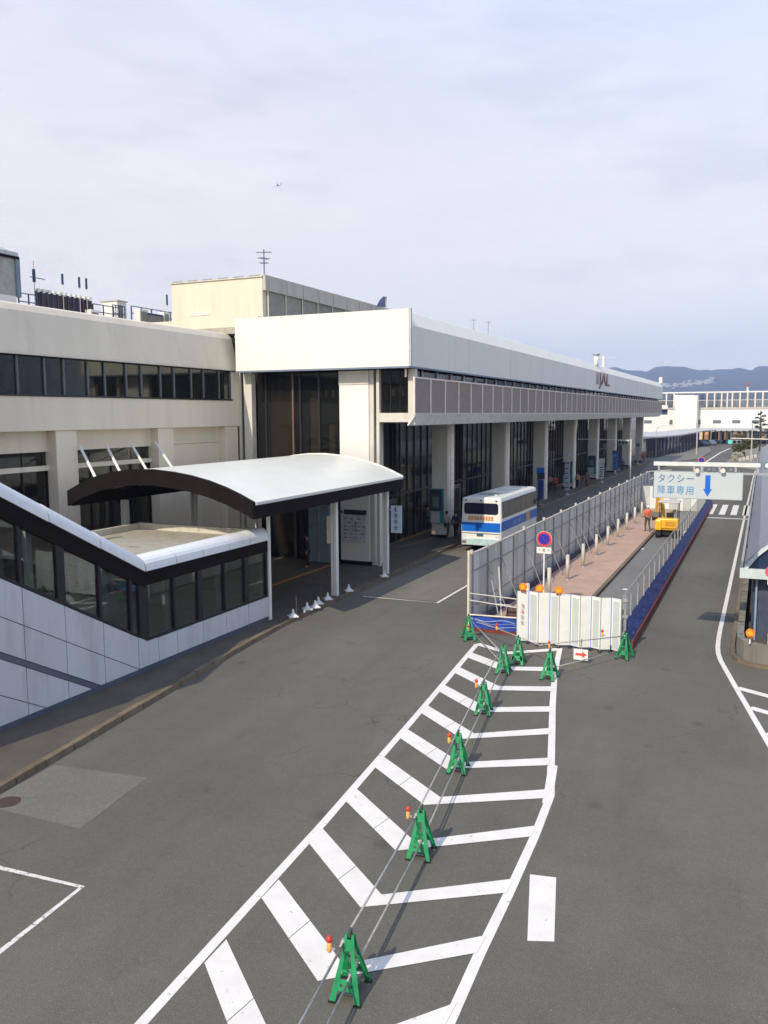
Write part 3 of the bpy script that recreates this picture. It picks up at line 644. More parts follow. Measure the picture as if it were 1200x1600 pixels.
for z in (zc, zc-.5): MB().tube([(RX, yy, z), (RX, yy+1.15, z)], .03, 5).build('hoop', mat('navy', (.03, .05, .13), .5), t)
t = thing('roof_hut', 'small white roof hut behind the railing on the wing roof', 'hut', (RX-.6, rp_(190, 480).y, RZ))
MB().box(RX-1.6, RX-.3, rp_(189, 480).y, rp_(203, 480).y, RZ, rp_(196, 471).z).build('wall', WHITE, t); MB().box(RX-1.7, RX-.2, rp_(188, 480).y, rp_(204, 480).y, rp_(196, 471).z, rp_(196, 469.5).z).build('roof', CONC_L, t)
MB().box(RX-.3, RX-.27, rp_(191, 480).y, rp_(197, 480).y, RZ, rp_(196, 477).z).build('door', mat('grey_panel', (.22, .225, .20), .6), t)
for q, (px0, px1, py, lb) in enumerate(((128, 141, 484, 'low white box at the right foot of the dark roof screen'), (205, 218, 483, 'white air unit right of the roof hut'), (243, 252, 488, 'white air unit behind the last roof railing'), (216, 242, 489, 'long dark planter box behind the last roof railing'))):
    t = thing('roof_unit', lb, 'air unit' if q < 3 else 'box', (RX+.4, rp_(px0, py).y, RZ))
    z1 = rp_(px0, py).z
    MB().box(RX+.2, RX+.7, rp_(px0, py).y, rp_(px1, py).y, RZ, z1).build('casing', (WHITE, WHITE, WHITE, mat('navy', (.03, .05, .13), .5))[q], t, bevel=.03)
    MB().box(RX+.7, RX+.72, rp_(px0, py).y+.1, rp_(px1, py).y-.1, RZ+.2, z1-.15).build('grille', mat('grey_panel', (.22, .225, .20), .6), t)
t = thing('antenna', 'small antenna with a cross arm at the left end of the dark roof screen', 'antenna', (RX, rp_(55, 470).y, RZ))
y_ = rp_(55, 470).y; MB().tube([(RX, y_, RZ), (RX, y_, rp_(55, 408).z)], .025, 5).build('mast', STEEL, t)
MB().tube([(RX, y_, rp_(55, 441).z), (RX, y_, rp_(55, 421).z)], .09, 6).build('aerial', mat('navy', (.03, .05, .13), .5), t)
MB().tube([(RX, y_-.3, rp_(55, 434).z), (RX, y_+.8, rp_(55, 434).z)], .025, 5).build('boom', mat('navy', (.03, .05, .13), .5), t)
for q, (px, py0, py1, lb) in enumerate(((97, 482, 429, 'thin pale aerial rod in front of the dark roof screen, leftmost of three rods'), (123, 470, 434, 'thick dark aerial rod behind the dark roof screen'), (134, 482, 436, 'aerial rod with a dark blue tip at the right end of the dark roof screen'), (259, 485, 461, 'short dark aerial rod left of the cream rooftop block'))):
    y_ = rp_(px, 470).y; z0, z1 = RZ, rp_(px, py1).z; t = thing('aerial', lb, 'aerial', (RX+.3, y_, RZ))
    MB().tube([(RX+.1, y_, z0), (RX+.1, y_, z1)], .03, 5).build('rod', FRAMEP, t); zk = rp_(px, py1+16).z
    MB().tube([(RX+.1, y_, zk), (RX+.1, y_, z1+.02)], .07, 6).build('sleeve', mat('navy', (.03, .05, .13), .5), t)

# ================================================================= ARCHED CANOPY
ac = thing('arched_canopy', 'white arched canopy with a dark brown edge over the pavement by the stair house', 'canopy', (-20, 31, .15))
Y0, Y1 = 24.84, 38.36
arc = [(-24.75, 5.07), (-24.0, 5.42), (-23.2, 5.70), (-22.4, 5.88), (-21.5, 5.98), (-20.6, 6.0), (-19.7, 5.93), (-18.9, 5.82), (-18.1, 5.65), (-17.4, 5.44), (-16.8, 5.21), (-16.2, 4.94)]
def arch(mb, y0, y1, top, thick, prof=arc):
    n = len(prof)
    vs = [(x, y, z+top) for y in (y0, y1) for x, z in prof]+[(x, y, z+top-thick) for y in (y0, y1) for x, z in prof]
    fc = [(i, i+1, n+i+1, n+i) for i in range(n-1)]+[(2*n+i, 3*n+i, 3*n+i+1, 2*n+i+1) for i in range(n-1)]
    fc += [(i, 2*n+i, 2*n+i+1, i+1) for i in range(n-1)]+[(n+i, n+i+1, 3*n+i+1, 3*n+i) for i in range(n-1)]+[(0, n, 3*n, 2*n), (n-1, 3*n-1, 4*n-1, 2*n-1)]
    return mb.add(vs, fc)
arch(MB(), Y0+.17, Y1-.05, 0, .10).build('roof', CANW, ac, smooth=False)
arch(MB(), Y1-.10, Y1+.03, .05, .12).build('roof_edge', WHITE, ac)
MB().box(-16.24, -16.16, Y0+.17, Y1-.1, 4.86, 4.96).build('roof_edge', WHITE, ac)
arch(MB(), Y0, Y0+.165, .03, .60).build('arch_fascia', DBROWN, ac)
arch(MB(), Y1-.16, Y1, -.10, .46).build('arch_fascia', DBROWN, ac)
MB().box(-16.38, -16.2, Y0+.162, Y1-.162, 4.36, 4.83).build('eaves_fascia', DBROWN, ac)
MB().box(-24.75, -24.57, Y0+.162, Y1-.162, 4.5, 4.96).build('eaves_fascia', DBROWN, ac)
arch(MB(), Y0+.17, Y1-.17, -.22, .05, [(x, z) for x, z in arc[1:-1]]).build('soffit', SOFF, ac)
for yy in (27.3, 30.0, 32.1, 35.0, 37.5): arch(MB(), yy-.07, yy+.07, -.28, .22, arc[1:-1]).build('rib', DBROWN, ac)
for yy in (27.45, 32.15, 37.6):
    for xx_ in (-16.82, -24.2):
        if yy < 28 and xx_ > -20: continue
        MB().box(xx_-.13, xx_-.02, yy-.11, yy+.11, .15, 4.52).build('post', WHITE, ac)
        MB().box(xx_+.02, xx_+.13, yy-.11, yy+.11, .15, 4.52).build('post', WHITE, ac)
        MB().box(xx_-.02, xx_+.02, yy-.06, yy+.06, .16, 4.5).build('post_web', COLM, ac)
for k, yy in enumerate((27.33, 28.9, 30.5, 32.2)):
    q_ = gx(*((152, 752), (190, 742), (232, 739), (272, 735))[k], -24.3)
    MB().tube([(-26.38, yy, 6.72), q_, q_+(q_-V((-26.38, yy, 6.72)))*.08], .06, 6).build('stay_rod', WHITE, ac)

# ================================================================= STAIR HOUSE
sh = thing('stair_house', 'stair enclosure clad in pale blue-grey panels with a dark window band and rounded white eaves', 'building', (-19, 22, .15))
XS = -17.1; YC = 20.15; YE2 = 27.2
SL = (4.05-1.1)/(YC-14.83)            # slope of the stair
def slz(y, z0): return z0 + max(0.0, YC-y)*SL
# dark backing wall
mb = MB(); P = [(YE2, .15), (YE2, 1.08), (YC, 1.08), (9.0, slz(9, 1.08)), (9.0, .15)]
mb.prism([(XS-.03, y, z) for y, z in P], (-.12, 0, 0)).build('wall_backing', JOINT, sh)
# cladding panels clipped between the sloping joints
def clip_panel(y0, y1, zlo, zhi):
    g = .012
    a = [V((XS, y0+g, zlo(y0+g)+g)), V((XS, y1-g, zlo(y1-g)+g)), V((XS, y1-g, zhi(y1-g)-g)), V((XS, y0+g, zhi(y0+g)-g))]
    base = .30
    if a[2].z < base+.02 and a[3].z < base+.02: return
    out = []
    n = 4
    for i in range(4):
        p, q = a[i], a[(i+1) % 4]
        if p.z >= base: out.append(p)
        if (p.z-base)*(q.z-base) < 0: out.append(p.lerp(q, (base-p.z)/(q.z-p.z)))
    if len(out) >= 3: MB().prism(out, (-.028, 0, 0)).build('cladding_panel', TILE, sh)
jy = [YC-.02-.42]
vy = [10.4, 11.85, 13.2, 14.05, 15.48, 16.88, 18.3, 19.75]
LV = [lambda y: slz(y, 1.08), lambda y: slz(y, 1.08)-1.0, lambda y: slz(y, 1.08)-1.92, lambda y: slz(y, 1.08)-2.10, lambda y: slz(y, 1.08)-3.05, lambda y: slz(y, 1.08)-4.0, lambda y: slz(y, 1.08)-5.0, lambda y: slz(y, 1.08)-6.0, lambda y: slz(y, 1.08)-7.0]
for y0, y1 in zip(vy, vy[1:]):
    for k in range(len(LV)-1):
        if k == 2: continue
        clip_panel(y0, y1, LV[k+1], LV[k])
clip_panel(19.75, 20.69, lambda y: .3, lambda y: slz(y, 1.08))
fy = [20.69, 21.62, 23.02, 24.38, 25.78, 27.2]
for y0, y1 in zip(fy, fy[1:]): clip_panel(y0, y1, lambda y: .3, lambda y: 1.08)
MB().box(XS-.10, XS-.005, 9, YE2, .15, .29).build('plinth', mat('plinth_blue_grey', (.07, .085, .12), .6), sh)
# dark stripe inlay along the stair
MB().prism([(XS+.004, 17.78, .30), (XS+.004, 18.07, .30), (XS+.004, 9.0, slz(9, 1.08)-1.925), (XS+.004, 9.0, slz(9, 1.08)-2.095)], (-.02, 0, 0)).build('inlay_stripe', mat('inlay_grey_blue', (.10, .115, .15), .5), sh)
# end return (north) and west side
def wall_end(xa, xb, y, z1):
    n = 4; w = (xb-xa)/n
    for i in range(n): MB().box(xa+i*w+.012, xa+(i+1)*w-.012, y-.03, y, .30, z1).build('cladding_panel', TILE, sh)
wall_end(-23.2, XS-.1, YE2, 1.06)
MB().box(-23.25, -23.1, 9, YE2, .15, 1.08).build('side_wall', COLM, sh)
MB().box(XS-.02, XS+.06, YE2-.05, YE2+.10, .16, 4.7).build('corner_post', WHITE, sh)
# window band on the road side
def wframe(ya, yb, m=DFRAME, w=.09, d=.12):
    pass
MB().box(XS-.12, XS+.01, YC, YE2, 1.09, 1.17).build('sill_frame', DFRAME, sh)
MB().box(XS-.12, XS+.01, YC, YE2, 2.83, 3.26).build('head_frame', DBROWN, sh)
SY = 9.0
mb = MB(); mb.hexa([(XS-.12, SY, slz(SY, 1.09)), (XS+.01, SY, slz(SY, 1.09)), (XS+.01, YC, 1.09), (XS-.12, YC, 1.09)], [(XS-.12, SY, slz(SY, 1.17)), (XS+.01, SY, slz(SY, 1.17)), (XS+.01, YC, 1.17), (XS-.12, YC, 1.17)]); mb.build('sill_frame', DFRAME, sh)
SR = (5.95-3.2)/(YC-14.97)
def rz_(y, z0): return z0+max(0.0, YC-y)*SR
mb = MB(); mb.hexa([(XS-.12, SY, rz_(SY, 2.75)), (XS+.01, SY, rz_(SY, 2.75)), (XS+.01, YC, 2.75), (XS-.12, YC, 2.75)], [(XS-.12, SY, rz_(SY, 3.26)), (XS+.01, SY, rz_(SY, 3.26)), (XS+.01, YC, 3.26), (XS-.12, YC, 3.26)]); mb.build('head_frame', DBROWN, sh)
my = [20.2, 21.55, 22.95, 24.35, 25.75, 27.1]
for k, y in enumerate(my):
    w = .17 if k in (0, 2, 4) else .06
    MB().box(XS-.11, XS+.005, y-w, y+w*.4, 1.17, 2.83).build('mullion', DFRAME, sh)
for a, b in zip(my, my[1:]):
    MB().box(XS-.07, XS-.055, a+.03, b-.04, 1.18, 2.82).build('window_pane', GLS, sh)
sy = [20.0, 19.5, 18.24, 16.8, 15.46, 14.1, 12.75, 11.4, 10.05]
for k, y in enumerate(sy):
    w = .14 if k in (0, 3, 6) else .05
    MB().hexa([(XS-.11, y-w, slz(y-w, 1.17)), (XS+.004, y-w, slz(y-w, 1.17)), (XS+.004, y+w, slz(y+w, 1.17)), (XS-.11, y+w, slz(y+w, 1.17))],
              [(XS-.11, y-w, rz_(y-w, 2.77)), (XS+.004, y-w, rz_(y-w, 2.77)), (XS+.004, y+w, rz_(y+w, 2.77)), (XS-.11, y+w, rz_(y+w, 2.77))]).build('mullion', DFRAME, sh)
for b, a in zip(sy, sy[1:]):
    MB().hexa([(XS-.07, a, slz(a, 1.18)), (XS-.055, a, slz(a, 1.18)), (XS-.055, b, slz(b, 1.18)), (XS-.07, b, slz(b, 1.18))], [(XS-.07, a, rz_(a, 2.76)), (XS-.055, a, rz_(a, 2.76)), (XS-.055, b, rz_(b, 2.76)), (XS-.07, b, rz_(b, 2.76))]).build('window_pane', GLS, sh)
# inner pale posts seen through the panes
for y in (21.35, 24.15, 26.9, 18.6, 15.9, 13.2):
    MB().box(XS-.26, XS-.14, y-.09, y+.09, .2, rz_(y, 2.8)).build('inner_post', mat('inner_post_pale', (.50, .56, .54), .5), sh)
# west side window frames
for y in [20.2+i*1.4 for i in range(6)]: MB().box(-23.2, -23.1, y-.06, y+.06, 1.08, 2.9).build('mullion', DFRAME, sh)
for i in range(5): MB().box(-23.16, -23.14, 20.26+i*1.4, 21.54+i*1.4, 1.1, 2.9).build('window_pane', GLS, sh)
MB().box(-23.2, -23.05, YC, YE2, 2.9, 3.25).build('head_frame', DBROWN, sh)
MB().box(-23.2, -23.05, 9, YC, 1.0, 7.5).build('side_wall', mat('inner_wall_dim', (.16, .15, .13), .8), sh)
MB().box(XS-6, XS-.15, 9, YE2, .151, .19).build('floor', mat('stair_floor', (.16, .13, .11), .6), sh)
# the stair flight: one tread per step
tr = MB().box(0, 2.9, 0, .32, -.6, 0).mesh('stair_step', CONC_L)
for k in range(34):
    y = 19.2-k*.30; z = .19+(k+1)*.166
    if y > 9: inst(tr, 'stair_step', sh, V((XS-3.2, y-.3, z))-wl(sh))
MB().tube([(XS-.5, 19.2, 1.1), (XS-.5, 9, 1.1+10.2*.553)], .03, 6).build('handrail', STEEL, sh)
# flat roof and rounded eaves
MB().box(-23.1, XS-.35, YC-.1, YE2-.15, 3.30, 3.40).build('roof', ROOFG, sh)
MB().box(-23.25, XS-.3, YE2-.15, YE2+.02, 3.28, 3.66).build('parapet', mat('parapet_cream', (.55, .52, .44), .6, dirt=(.3, .2, .13), dscale=4), sh)
MB().box(-23.3, -23.12, YC-.1, YE2-.16, 3.28, 3.64).build('parapet', COLM, sh)
def capseg(p, q, n=7):
    mb = MB(); vs = []; k = 0
    pr = [(-.36, .0), (-.36, .36)]+[(-.36+.40*math.sin(a), .12+.36*math.cos(a)) for a in [math.pi/2*i/5*1.0 for i in range(6)]]+[(.05, .0)]
    m = len(pr)
    for c in (p, q):
        for dx, dz in pr: vs.append(V((XS+dx, c[0], c[1]+dz)))
    fc = [(i, (i+1) % m, (i+1) % m+m, i+m) for i in range(m)]+[tuple(range(m))[::-1], tuple(range(m, 2*m))]
    return mb.add(vs, fc)
CAP = mat('eaves_cap_white', (.74, .75, .76), .35, var=.04, scale=3, dirt=(.42, .41, .40), dscale=3.5, dthr=(.66, .72))
cyl_ = [20.16, 21.65, 23.1, 24.6, 25.95, 27.22]
for a, b in zip(cyl_, cyl_[1:]): capseg((a+.015, 3.27), (b-.015, 3.27)).build('eaves_cap', CAP, sh)
cs = [20.14, 18.3, 16.45, 14.6, 12.75, 10.9, 9.05]
for b, a in zip(cs, cs[1:]): capseg((a+.015, rz_(a, 3.27)), (b-.015, rz_(b, 3.27))).build('eaves_cap', CAP, sh)
# stain of peeled coating on the far cap
MB().prism([(XS-.02, 24.95, 3.758), (XS-.02, 25.3, 3.758), (XS-.05, 25.6, 3.752), (XS-.03, 26.0, 3.757), (XS-.2, 26.05, 3.745), (XS-.22, 25.3, 3.742)], (0, 0, .004)).build('peeled_patch', mat('peeled_grey', (.13, .14, .17), .7), sh) if False else None
# sloping stair roof behind the cap
MB().hexa([(-20.4, SY, rz_(SY, 2.9)), (XS-.37, SY, rz_(SY, 2.9)), (XS-.37, YC-.1, 2.9), (-20.4, YC-.1, 2.9)], [(-20.4, SY, rz_(SY, 3.0)), (XS-.37, SY, rz_(SY, 3.0)), (XS-.37, YC-.1, 3.0), (-20.4, YC-.1, 3.0)]).build('stair_roof', ROOFG, sh)

def worn_mark(c, u, w, h, m, name, parent, seed=1):
    # a character too worn and small to read in the photo: a few short strokes on a plane through c, u = writing direction
    rnd = random.Random(seed); mb = MB(); u = V(u); n = u.cross(V((0, 0, 1)))*.003; c = V(c)
    for k in range(3): z = h*(.12+.36*k); a = rnd.uniform(0, .25); b = rnd.uniform(.7, 1); mb.quad(c+u*w*a+V((0, 0, z)), c+u*w*b+V((0, 0, z)), c+u*w*b+V((0, 0, z+h*.13)), c+u*w*a+V((0, 0, z+h*.13)))
    for k in range(2): x = w*rnd.uniform(.2, .75); mb.quad(c+u*x+n*.5, c+u*(x+w*.12)+n*.5, c+u*(x+w*.12)+n*.5+V((0, 0, h)), c+u*x+n*.5+V((0, 0, h)))
    return mb.build(name, m, parent)
# ================================================================= BUS
def make_bus():
    x0, x1, y0, y1 = -15.98, -13.58, 46.6, 55.2
    t = thing('bus', 'white coach with a blue waist band parked at the kerb beyond the steel fence', 'bus', ((x0+x1)/2, (y0+y1)/2, 0))
    def sect(y, ins, zl, zh):   # rounded box section
        a, b = x0+ins, x1-ins; r = .22
        pts = [(a, zl), (b, zl), (b+.02, zl+1.2), (b-.03, zh-r), (b-r*.35, zh-r*.25), (b-r*1.3, zh), (a+r*1.3, zh), (a+r*.35, zh-r*.25), (a+.03, zh-r), (a-.02, zl+1.2)]
        return [V((x, y, z)) for x, z in pts]
    secs = [sect(y0+.10, .12, .42, 3.05), sect(y0, .03, .40, 3.14), sect(y0+.25, 0, .36, 3.22), sect(y1-.4, 0, .36, 3.22), sect(y1-.05, .06, .4, 3.10), sect(y1, .15, .45, 2.95)]
    secs[0], secs[1] = sect(y0, .06, .42, 3.10), sect(y0+.07, 0, .38, 3.2)
    mb = MB(); n = 10
    for s in secs: mb.v += s
    for i in range(len(secs)-1):
        for q in range(n): a = i*n+q; b = i*n+(q+1) % n; mb.f.append((a, b, b+n, a+n))
    mb.f.append(tuple(range(n))[::-1]); mb.f.append(tuple(range((len(secs)-1)*n, len(secs)*n)))
    mb.build('body', BUSW, t)
    e = .012
    MB().box(x0+.04, x1-.04, y0-e, y0+.02, 1.20, 1.74).build('rear_band', BUSB, t)
    MB().box(x1-.01, x1+.028, y0+.05, y1-.3, 1.25, 1.80).build('side_band', BUSB, t)
    MB().box(x0-.028, x0+.01, y0+.05, y1-.3, 1.25, 1.80).build('side_band', BUSB, t)
    MB().box(x0+.05, x1-.05, y0-.06, y0+.05, .40, .80).build('bumper', BUSG, t, bevel=.03)
    MB().box(x0+.06, x1-.06, y0-e, y0+.02, .80, 1.06).build('lower_panel', BUSW, t)
    MB().box(x0+.06, x1-.06, y0-.02, y0+.02, 1.075, 1.12).build('trim_line', mat('trim_dark', (.12, .14, .15), .5), t)
    MB().box(x0+.95, x0+1.35, y0-.035, y0-.012, .93, 1.12).build('number_plate', mat('plate_dark_green', (.05, .10, .13), .5), t)
    # rear window, rounded corners
    a, b, z0, z1, r = x0+.17, x1-.17, 2.22, 2.88, .15
    pl = []
    for cx, cz, s in ((b-r, z0+r, -90), (b-r, z1-r, 0), (a+r, z1-r, 90), (a+r, z0+r, 180)):
        for k in range(5): g = math.radians(s+k*22.5); pl.append((cx+r*math.cos(g), y0-.012, cz+r*math.sin(g)))
    MB().prism(pl, (0, .03, 0)).build('rear_window', mat('bus_rear_glass', (.012, .016, .03), .08, spec=.6), t)
    # advert above the band: orange letters on cream
    MB().box(x0+.42, x0+1.94, y0-.010, y0+.01, 1.86, 2.12).build('advert_strip', mat('advert_cream', (.72, .50, .30), .5), t)
    mb = MB(); random.seed(3); x = x0+.46
    while x < x0+1.86:
        w = random.uniform(.09, .15)
        for k in range(3): mb.box(x, x+w*random.uniform(.6, 1), y0-.016, y0-.008, 1.89+k*.075, 1.925+k*.075)
        mb.box(x+w*.4, x+w*.55, y0-.016, y0-.008, 1.88, 2.10); x += w+.05
    mb.build('advert_lettering', mat('advert_orange', (.62, .16, .03), .5), t)
    for q in (x0+.28, (x0+x1)/2, x1-.28): MB().box(q-.05, q+.05, y0-.05, y0+.02, 2.99, 3.06).build('marker_lamp', JOINT, t)
    for q in (x0+.2, x1-.2):
        MB().box(q-.13, q+.13, y0-.075, y0-.055, .5, .66).build('tail_lamp', mat('lamp_dim_red', (.25, .10, .09), .3), t)
        MB().box(q-.13, q+.13, y0-.02, y0-.005, .86, 1.0).build('reflector', CHROME, t)
    # side windows
    ny = 6; L = (y1-y0-.7)/ny
    for i in range(ny):
        for xx_, s in ((x1, 1), (x0, -1)):
            MB().box(min(xx_-.03*s, xx_+.006*s), max(xx_-.03*s, xx_+.006*s), y0+.3+i*L+.03, y0+.3+(i+1)*L-.03, 1.98, 2.90).build('side_window', mat('bus_side_glass', (.03, .045, .06), .12, spec=.5), t)
    for xx_ in (x0-.004, x1-.01): MB().box(xx_, xx_+.014, y0+.25, y1-.35, 1.93, 2.95).build('window_surround', JOINT, t)
    MB().box(x1+.028, x1+.034, y1-3.1, y1-2.2, 1.27, 1.78).build('side_advert', mat('advert_gold', (.60, .33, .10), .5), t)
    for k in range(7):
        if k != 3: worn_mark((x1+.031, y0+2.5+k*.27, 1.38), (0, 1, 0), .20, .26, mat('faded_white', (.45, .55, .7), .5), 'side_lettering', t, k)
    for yy in (y0+2.1, y1-2.0):
        for xx_ in (x0+.02, x1-.27):
            w = thing_part = MB().tube([(xx_, yy, .46), (xx_+.25, yy, .46)], .46, 20).build('wheel', RUBBER, t)
            MB().tube([(xx_-.015, yy, .46), (xx_+.265, yy, .46)], .25, 16).build('rim', STEEL, w)
    MB().box(x0+.1, x1-.1, y0+.3, y1-.3, .25, .40).build('chassis', RUBBER, t)
    for i in range(3): MB().box(x0+.6, x1-.6, y0+1.2+i*2.6, y0+2.2+i*2.6, 3.2, 3.27).build('roof_hatch', STEEL if i == 0 else BUSW, t, bevel=.02)
    for yy in (y1+.02,): MB().box(x0+.15, x1-.15, yy-.06, yy+.01, 1.5, 2.8).build('windscreen', mat('bus_rear_glass', (.012, .016, .03), .08), t)
    for s, xx_ in ((-1, x0), (1, x1)):
        m_ = MB().tube([(xx_, y1-.05, 2.7), (xx_+s*.25, y1+.15, 2.6), (xx_+s*.25, y1+.15, 2.3)], .02, 5).build('mirror_arm', RUBBER, t)
        MB().box(xx_+s*.25-.08, xx_+s*.25+.08, y1+.11, y1+.16, 2.0, 2.35).build('mirror', RUBBER, m_)
    return t
make_bus()

# ================================================================= STEEL FENCE ROUND THE WORK ZONE
def fx(y): return -9.72 + (y-29.3)*.0115
ft = thing('steel_fence', 'tall grey corrugated steel site fence with leaning brace pipes along the reddish paving', 'fence', (-9.6, 29.4, 0))
pm = MB(); w = .5; ps = [(0, 0), (.05, 0), (.08, .035), (.19, .035), (.22, 0), (.30, 0), (.33, .035), (.44, .035), (.47, 0), (.5, 0)]
vs = []
for z in (.08, 2.82):
    for y_, x_ in ps: vs.append((x_, y_, z))
nn = len(ps); pm.add(vs, [(i, i+1, nn+i+1, nn+i) for i in range(nn-1)])
pm.add([(x_-.006, y_, z) for z in (.08, 2.82) for y_, x_ in ps], [(i+1, i, nn+i, nn+i+1) for i in range(nn-1)])
panel = pm.mesh('fence_panel', SHEET)
clip = MB().box(-.05, .06, -.05, .05, 2.82, 3.0).mesh('post_clip', CONC_L)
postm = MB().tube([(.07, 0, 0), (.07, 0, 2.95)], .03, 6).mesh('post', PIPE)
brace = MB().tube([(.09, 0, 2.15), (.95, .05, .12)], .019, 6).mesh('brace_pipe', PIPE)
for i in range(102):
    y = 29.3+i*.5
    if i < 98: inst(panel, 'fence_panel', ft, V((fx(y), y, 0))-wl(ft), (0, 0, -.0115))
for i in range(27):
    y = 29.5+i*1.8
    inst(postm, 'post', ft, V((fx(y), y, 0))-wl(ft))
    if i % 2 == 0: inst(clip, 'post_clip', ft, V((fx(y), y, 0))-wl(ft))
    if i > 0 and i % 5 != 3: inst(brace, 'brace_pipe', ft, V((fx(y), y, 0))-wl(ft), (0, 0, random.uniform(-.12, .12)))
for z in (.9, 2.2): MB().tube([(fx(29.3)+.075, 29.3, z), (fx(78)+.075, 78, z)], .02, 6).build('rail_pipe', mat('rail_dull', (.22, .22, .22), .6), ft)
MB().box(-.02, .02, 0, 1, 0, .02)
MB().bar((fx(29.3)+.02, 29.3, 2.85), (fx(78)+.02, 78, 2.85), .09, .05).build('top_cap', CONC_L, ft)
MB().tube([(fx(29.2), 29.2, 0), (fx(29.2), 29.2, 3.0)], .05, 8).build('end_post', mat('post_cream', (.62, .55, .42), .5), ft)
MB().bar((fx(30)+.32, 30.5, .30), (fx(77)+.32, 77, .30), .02, .30).build('skirt_sheet', mat('skirt_navy', (.02, .028, .07), .6, var=.4), ft)
MB().tube([(fx(30)+.16, 31.2, 2.05), (fx(30)+.9, 30.2, .2)], .026, 6).build('brace_pipe', PIPE, ft)
# far end of the enclosure: corner frame + white panels
FY = 72.6
fe = thing('far_site_fence', 'white panel fence closing the far end of the work zone behind the excavator', 'fence', (-7, 78, 0))
for i in range(9):
    x = -9.0+i*.54; a, b = FY+(i % 2)*.12, FY+(1-i % 2)*.12
    MB().hexa([(x, a, .05), (x+.52, b, .05), (x+.52, b+.04, .05), (x, a+.04, .05)], [(x, a, 2.0), (x+.52, b, 2.0), (x+.52, b+.04, 2.0), (x, a+.04, 2.0)]).build('panel', WPANEL if i % 2 else WINSET, fe)
MB().tube([(-9.2, 78.1, 2.85), (-7.4, 79, 2.95)], .05, 6).build('top_rail', CONC_L, fe); MB().tube([(-7.4, 79, 0), (-7.4, 79, 2.95)], .05, 6).build('post', mat('rusty', (.25, .13, .07), .8), fe)

# open corner: pipe rails, leaning pole, blue printed sheet
gr = thing('pipe_guard', 'open pipe guard with thin rails closing the gap left of the white folding panels', 'guard rail', (-8.8, 29.2, 0))
MB().tube([(-9.68, 29.2, 1.42), (-7.75, 29.15, 1.36)], .025, 6).build('rail', PIPE, gr)
MB().tube([(-9.68, 29.2, 1.16), (-7.75, 29.15, 1.04)], .025, 6).build('rail', PIPE, gr)
MB().tube([(-9.4, 29.26, 1.08), (-8.1, 29.24, 1.10)], .02, 6).build('rail', PIPE, gr)
MB().tube([(-9.68, 29.2, .62), (-7.8, 29.2, .66)], .03, 6).build('rail', mat('post_cream', (.62, .55, .42), .5), gr)
MB().tube([(-8.72, 29.7, 2.4), (-8.45, 29.3, .15)], .03, 6).build('leaning_pole', mat('pole_grey', (.5, .5, .46), .5), gr)
MB().tube([(-7.74, 29.15, 0), (-7.74, 29.15, 1.95)], .03, 6).build('post', PIPE, gr)
MB().box(-9.64, -7.85, 29.22, 29.30, .005, .12).build('kick_board', RUST, gr)
MB().hexa([(-8.6, 30.0, 0), (-7.9, 29.9, 0), (-7.9, 30.5, 0), (-8.6, 30.6, 0)], [(-8.5, 30.1, .75), (-8.0, 30.0, .7), (-8.0, 30.4, .7), (-8.5, 30.4, .8)]).build('covered_bundle', mat('bundle_brown', (.10, .055, .045), .9), gr)
bs = MB(); NX = 16
for i in range(NX+1):
    x = -9.64+i*(1.79/NX); yy = 29.24+.03*math.sin(i*.9)
    bs.v += [V((x, yy+.02, .13)), V((x, yy, .60))]
bs.f += [(2*i, 2*i+2, 2*i+3, 2*i+1) for i in range(NX)]
bs.v += [v+V((0, .012, 0)) for v in bs.v[:2*NX+2]]; o_ = 2*NX+2; bs.f += [(o_+2*i+1, o_+2*i+3, o_+2*i+2, o_+2*i) for i in range(NX)]
sheet = bs.build('printed_sheet', BLUE, gr)
def ribbon(pts, w, y, name, m, parent):
    mb = MB()
    P = [V((x, y, z)) for x, z in pts]; L = []
    for i, p in enumerate(P):
        d = (P[min(i+1, len(P)-1)]-P[max(i-1, 0)]).normalized(); n = V((-d.z, 0, d.x)); L.append((p+n*w/2, p-n*w/2))
    for (a, b), (c, d) in zip(L, L[1:]): mb.quad(a, b, d, c)
    return mb.build(name, m, parent)
for k, (z0, am, ph) in enumerate(((.49, -.06, 0), (.30, .05, 1.6), (.40, .05, 2.4))):
    ribbon([(-9.45+q*.1+k*.05, z0+am*math.sin(q*.42+ph)-.004*q) for q in range(16)], (.025, .02, .010)[k], 29.195-.002*k, 'print_wave', BLUEF, sheet)

